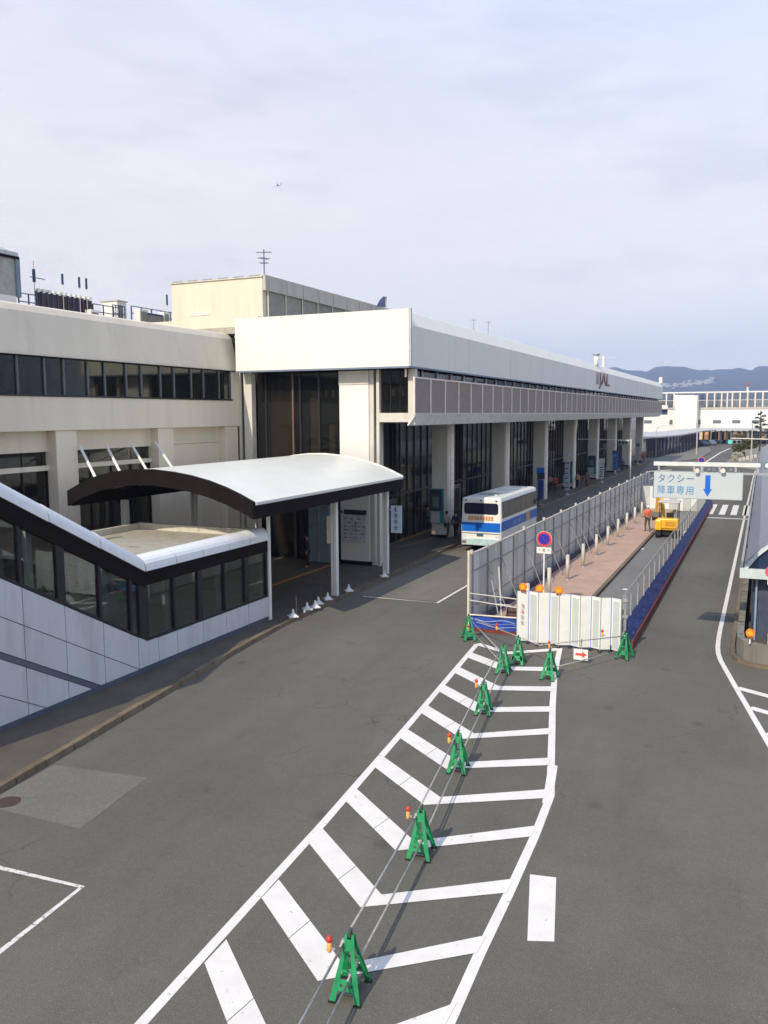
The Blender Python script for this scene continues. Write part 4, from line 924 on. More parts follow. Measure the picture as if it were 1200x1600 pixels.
# white folding barrier
wb = thing('folding_barrier', 'zigzag white folding panel barrier at the near end of the work zone', 'barrier', (-5.9, 28.3, 0))
xs_ = [-7.62, -7.24, -6.86, -6.50, -6.14, -5.78, -5.42, -5.08, -4.74, -4.42, -4.08]; dy = [0, .16]
for i in range(10):
    a, b = V((xs_[i], 28.24+dy[i % 2], 0)), V((xs_[i+1], 28.24+dy[(i+1) % 2], 0)); d = (b-a).normalized(); n = V((d.y, -d.x, 0))
    MB().hexa([a+d*.012+V((0, 0, .09)), b-d*.012+V((0, 0, .09)), b-d*.012-n*.03+V((0, 0, .09)), a+d*.012-n*.03+V((0, 0, .09))], [a+d*.012+V((0, 0, 1.86)), b-d*.012+V((0, 0, 1.86)), b-d*.012-n*.03+V((0, 0, 1.86)), a+d*.012-n*.03+V((0, 0, 1.86))]).build('panel', WPANEL, wb)
    p, q = a+d*.07, b-d*.07
    MB().hexa([p+n*.006+V((0, 0, .14)), q+n*.006+V((0, 0, .14)), q-n*.004+V((0, 0, .14)), p-n*.004+V((0, 0, .14))], [p+n*.006+V((0, 0, 1.76)), q+n*.006+V((0, 0, 1.76)), q-n*.004+V((0, 0, 1.76)), p-n*.004+V((0, 0, 1.76))]).build('panel_inset', WINSET if i % 2 else WPANEL, wb)
    MB().tube([a+V((0, 0, .0)), a+V((0, 0, 1.88))], .014, 6).build('hinge', SIGNB if i % 2 else STEEL, wb)
    MB().box(a.x-.05, a.x+.05, a.y-.12, a.y+.12, .0, .028).build('foot', RUBBER, wb)
for k in range(4): worn_mark((-7.49, 28.228+.07*0, 1.28-k*.2), (.92, .39, 0), .13, .14, mat('faded_red', (.55, .18, .12), .6) if k < 2 else mat('faded_brown', (.35, .3, .26), .6), 'worn_lettering', wb, k+20)
bp = thing('gate_post', 'grey steel gate post with clamps at the right end of the white folding panels', 'post', (-3.98, 28.5, 0))
MB().tube([(-3.98, 28.5, 0), (-3.98, 28.5, 1.95)], .05, 8).build('post', STEEL, bp)
for z in (.6, 1.2, 1.75): MB().box(-4.06, -3.9, 28.42, 28.5, z, z+.1).build('clamp', PIPE, bp)

# beacons
def beacon(x, y, z, zb, label):
    t = thing('warning_beacon', label, 'warning lamp', (x, y, zb), group='orange warning lamps')
    MB().tube([(x, y, zb), (x, y, z-.13)], .03, 6).build('stem', WHITE, t)
    MB().box(x-.08, x+.08, y-.06, y+.08, z-.17, z-.10).build('housing', mat('beacon_dark', (.2, .08, .03), .5), t)
    MB().tube([(x, y-.05, z), (x, y+.03, z)], .132, 16).build('lens', ORANGE, t)
    MB().tube([(x, y-.065, z), (x, y-.05, z)], .08, 12).build('lens_centre', mat('beacon_amber', (.95, .33, .02), .3, emit=.1), t)
    return t
beacon(-7.42, 28.30, 2.02, 1.86, 'orange warning lamp on the white folding panels, leftmost of the three')
beacon(-6.87, 28.44, 1.98, 1.80, 'orange warning lamp just left of the sign pole, middle of three on the folding panels')
beacon(-6.17, 28.30, 2.00, 1.86, 'orange warning lamp on the white folding panels, rightmost of the three')

# blue skirted net fence on the lane side
nf = thing('net_fence', 'mesh net fence with a dark blue skirt and red-brown base board along the right lane', 'fence', (-4.0, 29, 0))
mb = MB(); K = 200
for i in range(K+1):
    y = 28.9+i*(49.0/K); b = .04*mnoise.noise(V((0, y*1.3, 0)))
    mb.v += [V((-3.82+b*.4, y, .30)), V((-3.98+b, y, .55)), V((-4.10+b*.5, y, .80))]
mb.f += [(3*i+a, 3*i+3+a, 3*i+4+a, 3*i+1+a) for i in range(K) for a in (0, 1)]
n0 = len(mb.v); mb.v += [v+V((-.02, 0, -.002)) for v in mb.v[:n0]]; mb.f += [(n0+3*i+1+a, n0+3*i+4+a, n0+3*i+3+a, n0+3*i+a) for i in range(K) for a in (0, 1)]
sk = mb.build('skirt_sheet', BLUED, nf, smooth=True)
random.seed(11)
fl = MB()
for i in range(26):
    y = 29.4+i*1.75+random.uniform(-.3, .3)
    for k in range(3):
        yy = y+random.uniform(-.4, .4); z = random.uniform(.36, .7); x = -3.82-(z-.30)*.56+.03
        fl.quad((x, yy, z), (x, yy+random.uniform(.15, .45), z+random.uniform(-.02, .03)), (x-.006, yy+.35, z+.035), (x-.006, yy, z+.03))
tag(fl.build('print_fleck', mat('print_pale_blue', (.25, .29, .42), .6), nf), kind='stuff')
for i in range(27): MB().box(-3.84, -3.76, 28.9+i*1.8, 28.9+i*1.8+1.77, .0, .30).build('base_board', RUST, nf)
for i in range(28):
    y = 28.95+i*1.8
    MB().tube([(-4.12, y, 0), (-4.12, y, 1.85)], .022, 6).build('post', PIPE, nf)
MB().tube([(-4.12, 28.95, 1.83), (-4.12, 77.6, 1.83)], .018, 5).build('top_rail', PIPE, nf)
for i in range(27):
    y = 28.95+i*1.8
    MB().box(-4.122, -4.118, y+.05, y+1.75, .8, 1.8).build('net_panel', MESHW, nf)
    MB().box(-4.10, -4.08, y-.07, y+.09, .78, 1.55).build('post_plate', mat('plate_galv', (.42, .43, .42), .5), nf)

# bollards
bo = thing('bollard', 'cream bollard on the reddish paving, first behind the white folding panels', 'bollard', (-8.27, 32.2, .15), group='bollards along the site fence')
B0 = MB().tube([(-8.27, 32.2, .15), (-8.27, 32.2, 1.30)], .085, 12).build('post', mat('bollard_cream', (.50, .46, .39), .45, dirt=(.35, .3, .25), dscale=6), bo, True)
MB().lathe((-8.27, 32.2, 1.30), [(.088, 0), (.085, .03), (.04, .05)], 12).build('cap', mat('bollard_cap', (.55, .52, .46), .5), bo)
MB().lathe((-8.27, 32.2, .15), [(.13, 0), (.12, .02), (.09, .03)], 12).build('base_ring', STEEL, bo)
ord_ = ['second', 'third', 'fourth', 'fifth', 'sixth', 'seventh', 'eighth', 'ninth', 'tenth', 'eleventh', 'twelfth']
for i in range(11):
    dup(bo, (-8.27+.012*i, 35.9+3.72*i, .15), label='cream bollard on the reddish paving, %s in the row counted from the white folding panels' % ord_[i])

# no-parking sign
def roundsign(x, y, zc, zfoot, r, label, plate=None):
    t = thing('no_parking_sign', label, 'road sign', (x, y, zfoot))
    MB().tube([(x, y, zfoot), (x, y, zc+r*.6)], .035, 8).build('pole', WHITE, t)
    MB().tube([(x, y-.05, zc), (x, y-.065, zc)], r, 28).build('disc', mat('sign_red', (.60, .04, .05), .4), t)
    MB().tube([(x, y-.066, zc), (x, y-.070, zc)], r*.74, 28).build('disc_centre', mat('sign_deep_blue', (.02, .03, .35), .4), t)
    MB().bar((x-r*.56, y-.073, zc+r*.56), (x+r*.56, y-.073, zc-r*.56), .006, r*.20, up=V((0, 1, 0))).build('slash', mat('sign_red', (.60, .04, .05), .4), t)
    MB().tube([(x, y-.045, zc), (x, y-.05, zc)], r*1.04, 28).build('rim', WHITE, t)
    if plate:
        MB().box(x-r*.98, x+r*.98, y-.06, y-.045, zc-r*1.95, zc-r*1.12).build('plate', mat('plate_cream', (.72, .68, .60), .5), t, bevel=.004)
        text_obj(plate, r*.62, mat('plate_ink', (.03, .04, .03), .5), 'lettering', t, V((x, y-.063, zc-r*1.72))-wl(t), (math.pi/2, 0, 0), .002, 1.25, 'CENTER')
    return t
roundsign(-7.82, 33.0, 3.04, .15, .30, 'no parking sign with a small white plate on a white pole above the folding panels', '・8・')
p = gy(1096, 719, 100); roundsign(p.x, 100, p.z, 0, .35, 'small no parking sign seen above the gantry beam, far down the road')

# ================================================================= GREEN BARRICADES AND PIPES
def make_barr():
    t = thing('green_barricade', 'green a-frame pipe stand at the near end of the row, nearest the camera', 'barricade', (0, 0, 0), group='green pipe stands')
    for s in (-1, 1):
        def P(u, z): return V((u, s*(.25*(1-z/.84)+.015), z))
        T = V((0, s*.022, .004))
        def pl(pts): mb = MB(); return mb.prism([P(u, z)-T*0 for u, z in pts], T)
        pl([(-.225, 0), (-.135, 0), (-.125, .08), (-.038, .62), (-.030, .86), (-.062, .86), (-.085, .66)]).build('side_rail', GREEN, t)
        pl([(.225, 0), (.135, 0), (.125, .08), (.038, .62), (.030, .86), (.062, .86), (.085, .66)][::-1]).build('side_rail', GREEN, t)
        def cross(z0, z1, u0, u1, o=.3): return MB().prism([P(-u0, z0)+T*o, P(u0, z0)+T*o, P(u1, z1)+T*o, P(-u1, z1)+T*o], T*.7)
        cross(.66, .80, .075, .055).build('top_plate', GREEN, t)
        cross(.16, .30, .175, .150).build('lower_plate', GREEN, t)
        cross(.40, .43, .13, .125, .5).build('cross_bar', GREEN, t)
        for u in (-.07, .07): MB().tube([P(u, .23)+T*.2, P(u, .23)+T*1.5], .022, 8).build('pipe_hole_rim', mat('dark_steel', (.05, .07, .06), .5), t)
        for u in (-.18, .18): MB().box(u-.05, u+.05, s*.265-.03, s*.265+.03, 0, .03).build('foot_pad', RUBBER, t)
    MB().box(-.02, .02, -.05, .05, .84, .93).build('hinge', mat('dark_steel', (.05, .07, .06), .5), t)
    MB().tube([(-.07, -.06, .72), (-.07, .06, .72)], .045, 8).build('pipe_clip', mat('dark_steel', (.05, .07, .06), .5), t)
    MB().box(-.10, .10, -.17, .17, .06, .075).build('spreader', mat('dark_steel', (.05, .07, .06), .5), t)
    MB().box(-.05, .05, -.19, -.185, .17, .25).build('label_plate', mat('sticker_white', (.6, .6, .55), .5), t)
    return t
RZB = math.atan(.15)
fr = [(-4.93, 9.75), (-5.40, 13.60), (-5.99, 17.35), (-6.57, 21.10), (-7.10, 24.80), (-6.93, 25.9), (-9.32, 28.05), (-5.63, 24.75), (-3.86, 27.85)]
lab = ['nearest the camera', 'second from the camera', 'third from the camera', 'fourth from the camera', 'front one of the close pair near the folding panels', 'rear one of the close pair near the folding panels', 'at the foot of the tall fence end post', 'standing alone on the right edge of the hatched island', 'at the right end of the white folding panels']
b0 = make_barr(); b0.location = (*fr[0], .0); b0.rotation_euler = (0, 0, RZB)
for i in range(1, 9):
    rz = (RZB, RZB, RZB, RZB, RZB, .1, .5, -.1, -.25)[i]
    dup(b0, (*fr[i], 0), rz, 'green a-frame pipe stand, '+lab[i])
def pipe(a, b, label, r=.018):
    c = (V(a)+V(b))/2; d_ = (V(b)-V(a)).normalized(); mb = MB().tube([a, b], r, 8); mb.tube([V(a)+d_*.10, V(a)+d_*.19], r*1.7, 8); mb.tube([V(b)-d_*.06, V(b)], r*1.5, 8); t = mb.build('guard_pipe', PIPE, None, True, origin=c); tag(t, label, 'pipe', 'guard pipes between the green stands'); return t
pts = [(-4.38, 5.9)]+fr[:5]
nm = ['in front of the nearest green stand', 'between the first and second green stands', 'between the second and third green stands', 'between the third and fourth green stands', 'between the fourth green stand and the close pair']
for k, ((x, y), (x2, y2)) in enumerate(zip(pts, pts[1:])):
    e_ = .25
    d = V((x2-x, y2-y, 0)).normalized()*.18
    pipe((x-.09-d.x, y-d.y, .76), (x2-.09+d.x, y2+d.y, .72), 'upper grey pipe '+nm[k])
    pipe((x+.03-d.x, y-d.y-.02, .30), (x2+.03+d.x, y2+d.y+.02, .28), 'lower grey pipe '+nm[k])
pipe((-7.2, 24.7, .72), (-9.38, 28.2, .74), 'upper grey pipe from the close pair to the fence post')
pipe((-7.1, 24.75, .28), (-9.28, 28.15, .30), 'lower grey pipe from the close pair to the fence post')
pipe((-7.0, 24.9, .72), (-5.55, 24.75, .72), 'upper grey pipe from the close pair to the lone green stand') if False else None
pipe((-9.3, 28.1, .78), (-6.1, 25.6, .75), 'upper grey pipe across the folding panels, left half')
pipe((-6.2, 25.6, .76), (-3.86, 27.8, .76), 'upper grey pipe in front of the folding panels, right half')
pipe((-5.63, 24.7, .32), (-3.86, 27.85, .30), 'lower grey pipe from the lone green stand to the right end stand')
# small red and yellow lamps clipped on the pipes
def lamp(x, y, z, label):
    t = thing('pipe_lamp', label, 'warning lamp', (x, y, z-.1), group='small red and yellow lamps on the pipes')
    MB().lathe((x, y, z-.12), [(.025, 0), (.036, .02), (.036, .12), (.025, .14)], 10).build('battery_case', YELP, t, True)
    MB().lathe((x, y, z+.025), [(.025, 0), (.045, .015), (.045, .055), (.03, .085), (.008, .098)], 10).build('lens', RED, t, True)
    MB().box(x+.02, x+.09, y-.012, y+.012, z-.08, z-.05).build('clip', PIPE, t)
lamp(-5.15, 9.55, .78, 'small red and yellow lamp left of the green stand nearest the camera')
lamp(-5.62, 13.5, .80, 'small red and yellow lamp left of the second green stand')
lamp(-6.12, 17.1, .82, 'small red and yellow lamp left of the third green stand')
lamp(-6.72, 20.9, .86, 'small red and yellow lamp left of the fourth green stand')
p = gy(776, 1000, 26.8); lamp(p.x, 26.8, .9, 'small red lamp on the pipe before the blue printed sheet')
p = gy(732, 985, 28.0); lamp(p.x, 27.9, .45, 'small orange lamp on the green stand at the fence end post')
p = gy(858, 1012, 25.6); lamp(p.x, 25.6, .82, 'small red lamp above the lone green stand on the right')
lamp(-4.55, 27.5, .86, 'small red lamp on the pipe near the right end of the folding panels')
# arrow board hanging on the pipe
t = thing('arrow_board', 'small white board with a red arrow hanging on the pipe before the folding panels', 'sign', (-5.0, 26.75, 0))
p = gy(908, 1023, 26.7)
MB().box(p.x-.24, p.x+.22, 26.68, 26.70, p.z-.17, p.z+.18).build('board', WHITE, t)
MB().prism([(p.x-.18, 26.674, p.z-.03), (p.x+.04, 26.674, p.z-.03), (p.x+.04, 26.674, p.z-.10), (p.x+.18, 26.674, p.z+.01), (p.x+.04, 26.674, p.z+.12), (p.x+.04, 26.674, p.z+.05), (p.x-.18, 26.674, p.z+.05)], (0, .004, 0)).build('arrow', mat('arrow_red', (.6, .08, .05), .5), t)
MB().box(p.x-.02, p.x+.02, 26.70, 26.73, p.z, .80).build('hook', PIPE, t)

# ================================================================= GANTRY SIGN
gs = thing('gantry_sign', 'pale blue overhead sign with japanese lettering and a blue down arrow hanging from a beam', 'road sign', (3.0, 28.0, 0))
GY = 28.0
a, b = gy(1022, 724, GY), gy(1196, 727, GY)
MB().box(a.x, 3.2, GY-.07, GY+.07, a.z-.06, a.z+.06).build('beam', mat('beam_paint', (.62, .63, .60), .5), gs)
MB().box(a.x, 1.2, GY-.04, GY+.04, a.z-.30, a.z-.24).build('lower_beam', STEEL, gs)
for px in (1030, 1085, 1098, 1125, 1150, 1185):
    q = gy(px, 724, GY); MB().box(q.x-.03, q.x+.03, GY-.05, GY+.05, a.z-.26, a.z-.05).build('hanger', STEEL, gs)
for px in (1090, 1130):
    q = gy(px, 733, GY); l_ = MB().tube([(q.x, GY-.10, q.z-.02), (q.x, GY-.22, q.z-.04)], .055, 10, .075).build('spot_lamp', WHITE, gs)
for px in (1108, 1116, 1142): q = gy(px, 733, GY); MB().box(q.x-.05, q.x+.05, GY-.12, GY-.02, q.z-.04, q.z+.03).build('clamp', mat('blue_grey_steel', (.16, .20, .26), .5), gs)
MB().tube([(3.1, GY, 0), (3.1, GY, a.z+.1)], .13, 12).build('post', mat('beam_paint', (.62, .63, .60), .5), gs)
MB().tube([(gy(1192, 730, GY).x, GY, a.z-.12), (gy(1192, 730, GY).x, GY, a.z+.1)], .10, 10).build('flange', mat('blue_grey_steel', (.16, .20, .26), .5), gs)
s0, s1 = gy(1022, 735.5, GY), gy(1160, 782, GY); zt_, zb_ = s0.z, s1.z
MB().box(s0.x, s1.x, GY-.05, GY+.05, zb_, zt_).build('panel_back', SIGNG, gs)
MB().box(s0.x+.015, s1.x-.015, GY-.058, GY-.051, zb_+.015, zt_-.015).build('sign_face', SIGNW, gs)
MB().box(s0.x-.012, s0.x, GY-.055, GY+.055, zb_, zt_).build('edge_strip', mat('edge_blue', (.02, .05, .25), .5), gs)
W_, H_ = s1.x-s0.x, zt_-zb_
for txt, zz, bold in (('タクシー', .63, .0), ('降車専用', .20, .0)):
    for k, ch in enumerate(txt):
        text_obj(ch, .30, SIGNT if txt[0] == 'タ' else mat('sign_text_mid', (.05, .22, .42), .5), 'character', gs, V((s0.x+.115+k*.285, GY-.060, zb_+H_*zz-.02))-wl(gs), (math.pi/2, 0, 0), .003, .88)
ax = s0.x+W_*.615; zt2, zb2 = zb_+H_*.88, zb_+H_*.10
MB().prism([(ax-.075, GY-.064, zt2), (ax-.075, GY-.064, zb2+.24), (ax-.13, GY-.064, zb2+.24), (ax, GY-.064, zb2), (ax+.13, GY-.064, zb2+.24), (ax+.075, GY-.064, zb2+.24), (ax+.075, GY-.064, zt2)], (0, .005, 0)).build('arrow', SIGNB, gs)

# ================================================================= EXCAVATOR
ex = thing('excavator', 'small yellow excavator seen from behind with raised boom and open canopy in the work zone', 'excavator', (-5.35, 57.0, 0))
ex0 = (-5.45, 57.2)
def E_(x0, x1, y0, y1, z0, z1, n, m, bv=.03): return MB().box(ex0[0]+x0, ex0[0]+x1, ex0[1]+y0, ex0[1]+y1, z0, z1).build(n, m, ex, bevel=bv)
for s in (-1, 1):
    pr_ = []
    for k in range(7): g = math.radians(90+k*30); pr_.append((-.62+.24*math.cos(g), .25+.24*math.sin(g)))
    for k in range(7): g = math.radians(-90+k*30); pr_.append((.62+.24*math.cos(g), .25+.24*math.sin(g)))
    MB().prism([(ex0[0]+s*.52-.15, ex0[1]+u, z) for u, z in pr_], (.30, 0, 0)).build('track', RUBBER, ex)
E_(-.38, .38, -.55, .6, .22, .5, 'undercarriage', RUBBER)
E_(-.62, .70, -.85, -.15, .62, 1.28, 'engine_cover', YEL, .08); E_(-.70, .76, -.75, .55, .52, .66, 'house_frame', YEL)
E_(-.74, -.30, -.95, -.3, .5, 1.2, 'counterweight', YEL, .10); E_(-.1, .55, -.87, -.84, .8, 1.1, 'engine_grille', mat('grille_orange', (.55, .25, .02), .6))
E_(.3, .66, -.14, .5, .66, .95, 'side_box', YEL); E_(-.55, .1, -.12, .5, .66, .8, 'floor_plate', RUBBER)
E_(-.1, .35, -.1, .3, .8, 1.15, 'seat', RUBBER, .05); E_(-.1, .35, -.16, -.08, 1.1, 1.6, 'seat_back', RUBBER, .04)
for x in (-.5, .62):
    for y in (-.5, .5): MB().tube([(ex0[0]+x, ex0[1]+y, .66 if y > 0 else 1.25), (ex0[0]+x, ex0[1]+y, 2.26)], .03, 6).build('canopy_post', mat('post_dark', (.06, .06, .06), .5), ex)
E_(-.62, .74, -.62, .62, 2.26, 2.36, 'canopy_roof', mat('canopy_grey', (.45, .44, .42), .5), .04)
bm_ = [(-.35, .65, .7), (-.45, .95, 1.7), (-.62, 1.3, 2.55), (-.78, 1.75, 2.7)]
for a_, b_ in zip(bm_, bm_[1:]): MB().bar([ex0[0]+a_[0], ex0[1]+a_[1], a_[2]], [ex0[0]+b_[0], ex0[1]+b_[1], b_[2]], .20, .26).build('boom', YEL, ex)
MB().bar((ex0[0]-.82, ex0[1]+1.85, 2.75), (ex0[0]-1.0, ex0[1]+2.3, 1.35), .16, .22).build('arm', YEL, ex)
MB().tube([(ex0[0]-.35, ex0[1]+.95, 1.1), (ex0[0]-.6, ex0[1]+1.5, 2.3)], .045, 8).build('ram', STEEL, ex)
MB().prism([(ex0[0]-1.25, ex0[1]+2.2, 1.35), (ex0[0]-1.25, ex0[1]+2.55, 1.3), (ex0[0]-1.25, ex0[1]+2.6, .9), (ex0[0]-1.25, ex0[1]+2.3, .75), (ex0[0]-1.25, ex0[1]+2.05, 1.0)], (.5, 0, 0)).build('bucket', mat('bucket_dark', (.08, .07, .06), .6), ex)
E_(-.7, .7, .95, 1.05, .1, .45, 'dozer_blade', YEL)
for q, (x, y, lb) in enumerate(((-4.75, 58.3, 'left one of two white sandbags right of the excavator'), (-4.5, 58.5, 'right one of two white sandbags beside the net fence'))):
    t = MB().lathe((x, y, 0), [(.12, 0), (.2, .05), (.2, .14), (.08, .24), (.05, .3)], 10).build('sandbag', WHITE, None, True, origin=(x, y, 0)); tag(t, lb, 'sandbag')
for q, (px, py, lb) in enumerate(((1003, 858, 'scrap of white paper on the work zone asphalt near the kerb'), (976, 921, 'scrap of white paper on the work zone asphalt near the folding panels'))):
    p = gz(px, py, .01); t = MB().hexa([(p.x-.1, p.y-.07, .008), (p.x+.12, p.y-.05, .008), (p.x+.1, p.y+.08, .008), (p.x-.08, p.y+.06, .008)], [(p.x-.1, p.y-.07, .02), (p.x+.12, p.y-.05, .03), (p.x+.1, p.y+.08, .05), (p.x-.08, p.y+.06, .02)]).build('paper_scrap', WHITE, None, origin=(p.x, p.y, .01)); tag(t, lb, 'litter')

# ================================================================= PEOPLE
def skin_mesh(verts, edges, m, sub=1, extra=None):
    me = bpy.data.meshes.new('tmp'); bm = bmesh.new(); ly = bm.verts.layers.skin.verify(); bv = []
    for i, v in enumerate(verts):
        q = bm.verts.new(v[:3]); r = v[3]; q[ly].radius = (r[0], r[1]) if isinstance(r, tuple) else (r, r); q[ly].use_root = (i == 0); bv.append(q)
    for i, j in edges: bm.edges.new((bv[i], bv[j]))
    bm.to_mesh(me); bm.free()
    o = bpy.data.objects.new('tmp', me); COL.objects.link(o)
    o.modifiers.new('s', 'SKIN')
    sb = o.modifiers.new('b', 'SUBSURF'); sb.levels = sub; sb.render_levels = sub
    dg = bpy.context.evaluated_depsgraph_get(); dg.update(); out = bpy.data.meshes.new_from_object(o.evaluated_get(dg)); bpy.data.objects.remove(o)
    if extra:
        bm = bmesh.new(); bm.from_mesh(out)
        for mb in extra:
            vv = [bm.verts.new(v) for v in mb.v]
            for f in mb.f:
                try: bm.faces.new([vv[i] for i in f])
                except ValueError: pass
        bm.to_mesh(out); bm.free()
    out.materials.clear(); out.materials.append(m)
    for p in out.polygons: p.use_smooth = True
    return out
def person(loc, rz, label, top, legs, stride=.0, coat=False, bag=None, arm=.0, hairm=None, trunk=None):
    s = stride
    J = dict(pel=(0, 0, .93), sp=(0, 0, 1.12), ch=(0, .01, 1.33), nk=(0, .0, 1.47), hb=(0, .02, 1.55), hm=(0, .03, 1.62), ht=(0, .02, 1.70),
             shl=(-.17, 0, 1.41), ell=(-.235, -.02-s*.3, 1.14), wrl=(-.25, .07-s*.5+arm*.1, .92+arm*.1), shr=(.17, 0, 1.41), elr=(.235, -.02+s*.3, 1.14), wrr=(.25, .07+s*.5, .92),
             hpl=(-.09, 0, .90), knl=(-.10, .03+s*.7, .50), anl=(-.10, -.02+s*.9 - (.25*s if s else 0), .09), tol=(-.11, .14+s*.9, .035),
             hpr=(.09, 0, .90), knr=(.10, .03-s*.35, .50), anr=(.10, -.04-s*1.4, .10), tor=(.11, .11-s*1.25, .04))
    def vt(n, r): return (*J[n], r)
    body = [vt('pel', (.13, .10)), vt('sp', (.12, .09)), vt('ch', (.15, .10)), vt('nk', .052), vt('hb', .062), vt('hm', (.078, .095)), vt('ht', (.06, .075)),
            vt('shl', .055), vt('ell', .042), vt('wrl', .028), vt('shr', .055), vt('elr', .042), vt('wrr', .028),
            vt('hpl', .085), vt('knl', .058), vt('anl', .04), vt('tol', .04), vt('hpr', .085), vt('knr', .058), vt('anr', .04), vt('tor', .04)]
    ed = [(0, 1), (1, 2), (2, 3), (3, 4), (4, 5), (5, 6), (2, 7), (7, 8), (8, 9), (2, 10), (10, 11), (11, 12), (0, 13), (13, 14), (14, 15), (15, 16), (0, 17), (17, 18), (18, 19), (19, 20)]
    ex_ = []
    for nme, sd in (('wrl', -1), ('wrr', 1)):
        w_ = V(J[nme]); ex_.append(MB().tube([w_, w_+V((0, .01, -.085))], .026, 8, .036))
        for k in range(4): ex_.append(MB().tube([w_+V((0, -.022+k*.017, -.08)), w_+V((-.004*sd, -.02+k*.02, -.13-(.01, .02, .015, 0)[k])), w_+V((-.015*sd, -.015+k*.02, -.16-(.01, .02, .015, 0)[k]))], .009, 5, .007))
        ex_.append(MB().tube([w_+V((0, .03, -.04)), w_+V((-.01*sd, .055, -.08)), w_+V((-.015*sd, .06, -.105))], .011, 5, .008))
    ex_.append(MB().tube([(0, .10, 1.645), (0, .135, 1.615), (0, .11, 1.605)], .012, 5))
    for sd in (-1, 1): ex_.append(MB().tube([(sd*.078, .02, 1.60), (sd*.092, .01, 1.64)], .016, 6))
    t = thing('person', label, 'person', loc, rz, group=None)
    inst(skin_mesh(body, ed, SKIN, 1, ex_), 'body', t, (0, 0, 0))
    k = .018
    jb = [(*J['pel'], (.155, .125)), (*J['sp'], (.145, .115)), (*J['ch'], (.175, .125)), (0, 0, 1.44, .08), (*J['shl'], .075), (*J['ell'], .06), (*(V(J['wrl'])+V((0, -.01, .03))), .043), (*J['shr'], .075), (*J['elr'], .06), (*(V(J['wrr'])+V((0, -.01, .03))), .043)]
    je = [(0, 1), (1, 2), (2, 3), (2, 4), (4, 5), (5, 6), (2, 7), (7, 8), (8, 9)]
    if coat: jb.append((0, 0, .62, (.19, .16))); je.append((0, 10))
    inst(skin_mesh(jb, je, mat(*top), 1), 'jacket', t, (0, 0, 0))
    lb = [(*J['pel'], (.145, .115)), (*J['hpl'], .10), (*J['knl'], .074), (*J['anl'], .058), (*J['hpr'], .10), (*J['knr'], .074), (*J['anr'], .058)]
    inst(skin_mesh(lb, [(0, 1), (1, 2), (2, 3), (0, 4), (4, 5), (5, 6)], mat(*legs), 1), 'trousers', t, (0, 0, 0))
    for an, to in (('anl', 'tol'), ('anr', 'tor')): inst(skin_mesh([(*(V(J[an])-V((0, .04, .04))), .048), (*J[to], .046)], [(0, 1)], mat('shoe_black', (.02, .018, .016), .5), 1), 'shoe', t, (0, 0, 0))
    hm = hairm or HAIR
    mb = MB(); c = V((0, .0, 1.655)); mb.lathe(c, [(.095, -.06), (.105, 0), (.098, .05), (.06, .095), (.01, .108)], 12); mb.v = [V((v.x*.92, v.y*1.08-.015, v.z)) for v in mb.v]
    mb.build('hair', hm, None, True); h = bpy.context.scene.objects[-1] if False else COL.objects[-1]; h.parent = t
    mb = MB()
    for sd in (-1, 1): mb.tube([(sd*.032, .112, 1.64), (sd*.032, .118, 1.64)], .011, 6)
    mb.tube([(-.022, .112, 1.575), (.022, .112, 1.575)], .006, 5)
    e_ = mb.build('eyes_and_mouth', mat('face_dark', (.08, .03, .025), .5), None); e_.parent = t
    if bag:
        bx = MB().box(.20, .34, -.16, .20, .42, .74).build('b', mat(*bag), None, bevel=.03); bx.name = 'carried_bag'
        bx.location = loc; bx.rotation_euler = (0, 0, rz); tag(bx, 'bag held at the side by the '+label.split(' ', 1)[0]+' '+label.split(' ', 1)[1], 'bag')
        MB().tube([(.27, -.1, .74), (.26, .05+s*.5, .80), (.27, .14, .74)], .01, 5).build('handle', RUBBER, None).parent = bx
        bx['label'] = 'bag carried by the person in %s near the columns' % top[0].replace('_', ' ')
    return t
blk = ('black_trousers', (.02, .02, .025), .8); navyt = ('navy_trousers', (.02, .025, .05), .8)
person((-21.2, 37.5, .15), 2.2, 'person in a dark coat standing in the shade under the arched canopy', ('dark_coat', (.035, .03, .03), .8), blk, 0, True)
person((-20.6, 53.0, .15), .3, 'person in a brown coat walking by the first road-side column', ('brown_coat', (.20, .11, .06), .8), navyt, .12, True)
person((-21.2, 52.6, .15), .1, 'person in a red jacket just left of the brown coat', ('red_jacket', (.28, .04, .04), .8), blk, .1)
person((-18.75, 50.5, .15), -.3, 'person with brown hair and dark top behind the white folded bag', ('dark_red_top', (.06, .03, .03), .8), blk, .16, hairm=mat('brown_hair', (.10, .04, .015), .6))
person((-18.2, 50.2, .15), .1, 'person in a pale grey top walking away between the column and the bus', ('pale_grey_top', (.42, .38, .38), .8), blk, .14)
person((-17.62, 50.3, .15), 0, 'person in a navy jacket carrying a tan bag beside the rear of the bus', ('navy_jacket', (.02, .025, .05), .8), blk, .12, bag=('tan_bag', (.45, .25, .13), .7))
person((-18.8, 83.5, .15), .4, 'person in a red coat walking past the third road-side column', ('scarlet_coat', (.38, .07, .05), .8), blk, .14, True)
person((-19.5, 84.3, .15), .2, 'person in a rose top beside the red coat, a step further left', ('rose_top', (.45, .20, .18), .8), blk, .12)
person((-17.6, 88.5, .15), 2.9, 'person in a peach jacket standing near the bus stop post', ('peach_jacket', (.5, .27, .2), .8), navyt, .08)
person((-17.0, 90.5, .15), 3.0, 'person in dark red trousers walking toward the far bus stop', ('grey_brown_jacket', (.14, .11, .09), .8), ('dark_red_trousers', (.16, .04, .05), .8), .14)
person((-17.8, 142, .15), .2, 'person in an orange-red coat at the far end of the arcade', ('orange_red_coat', (.55, .12, .05), .8), blk, .1, True)
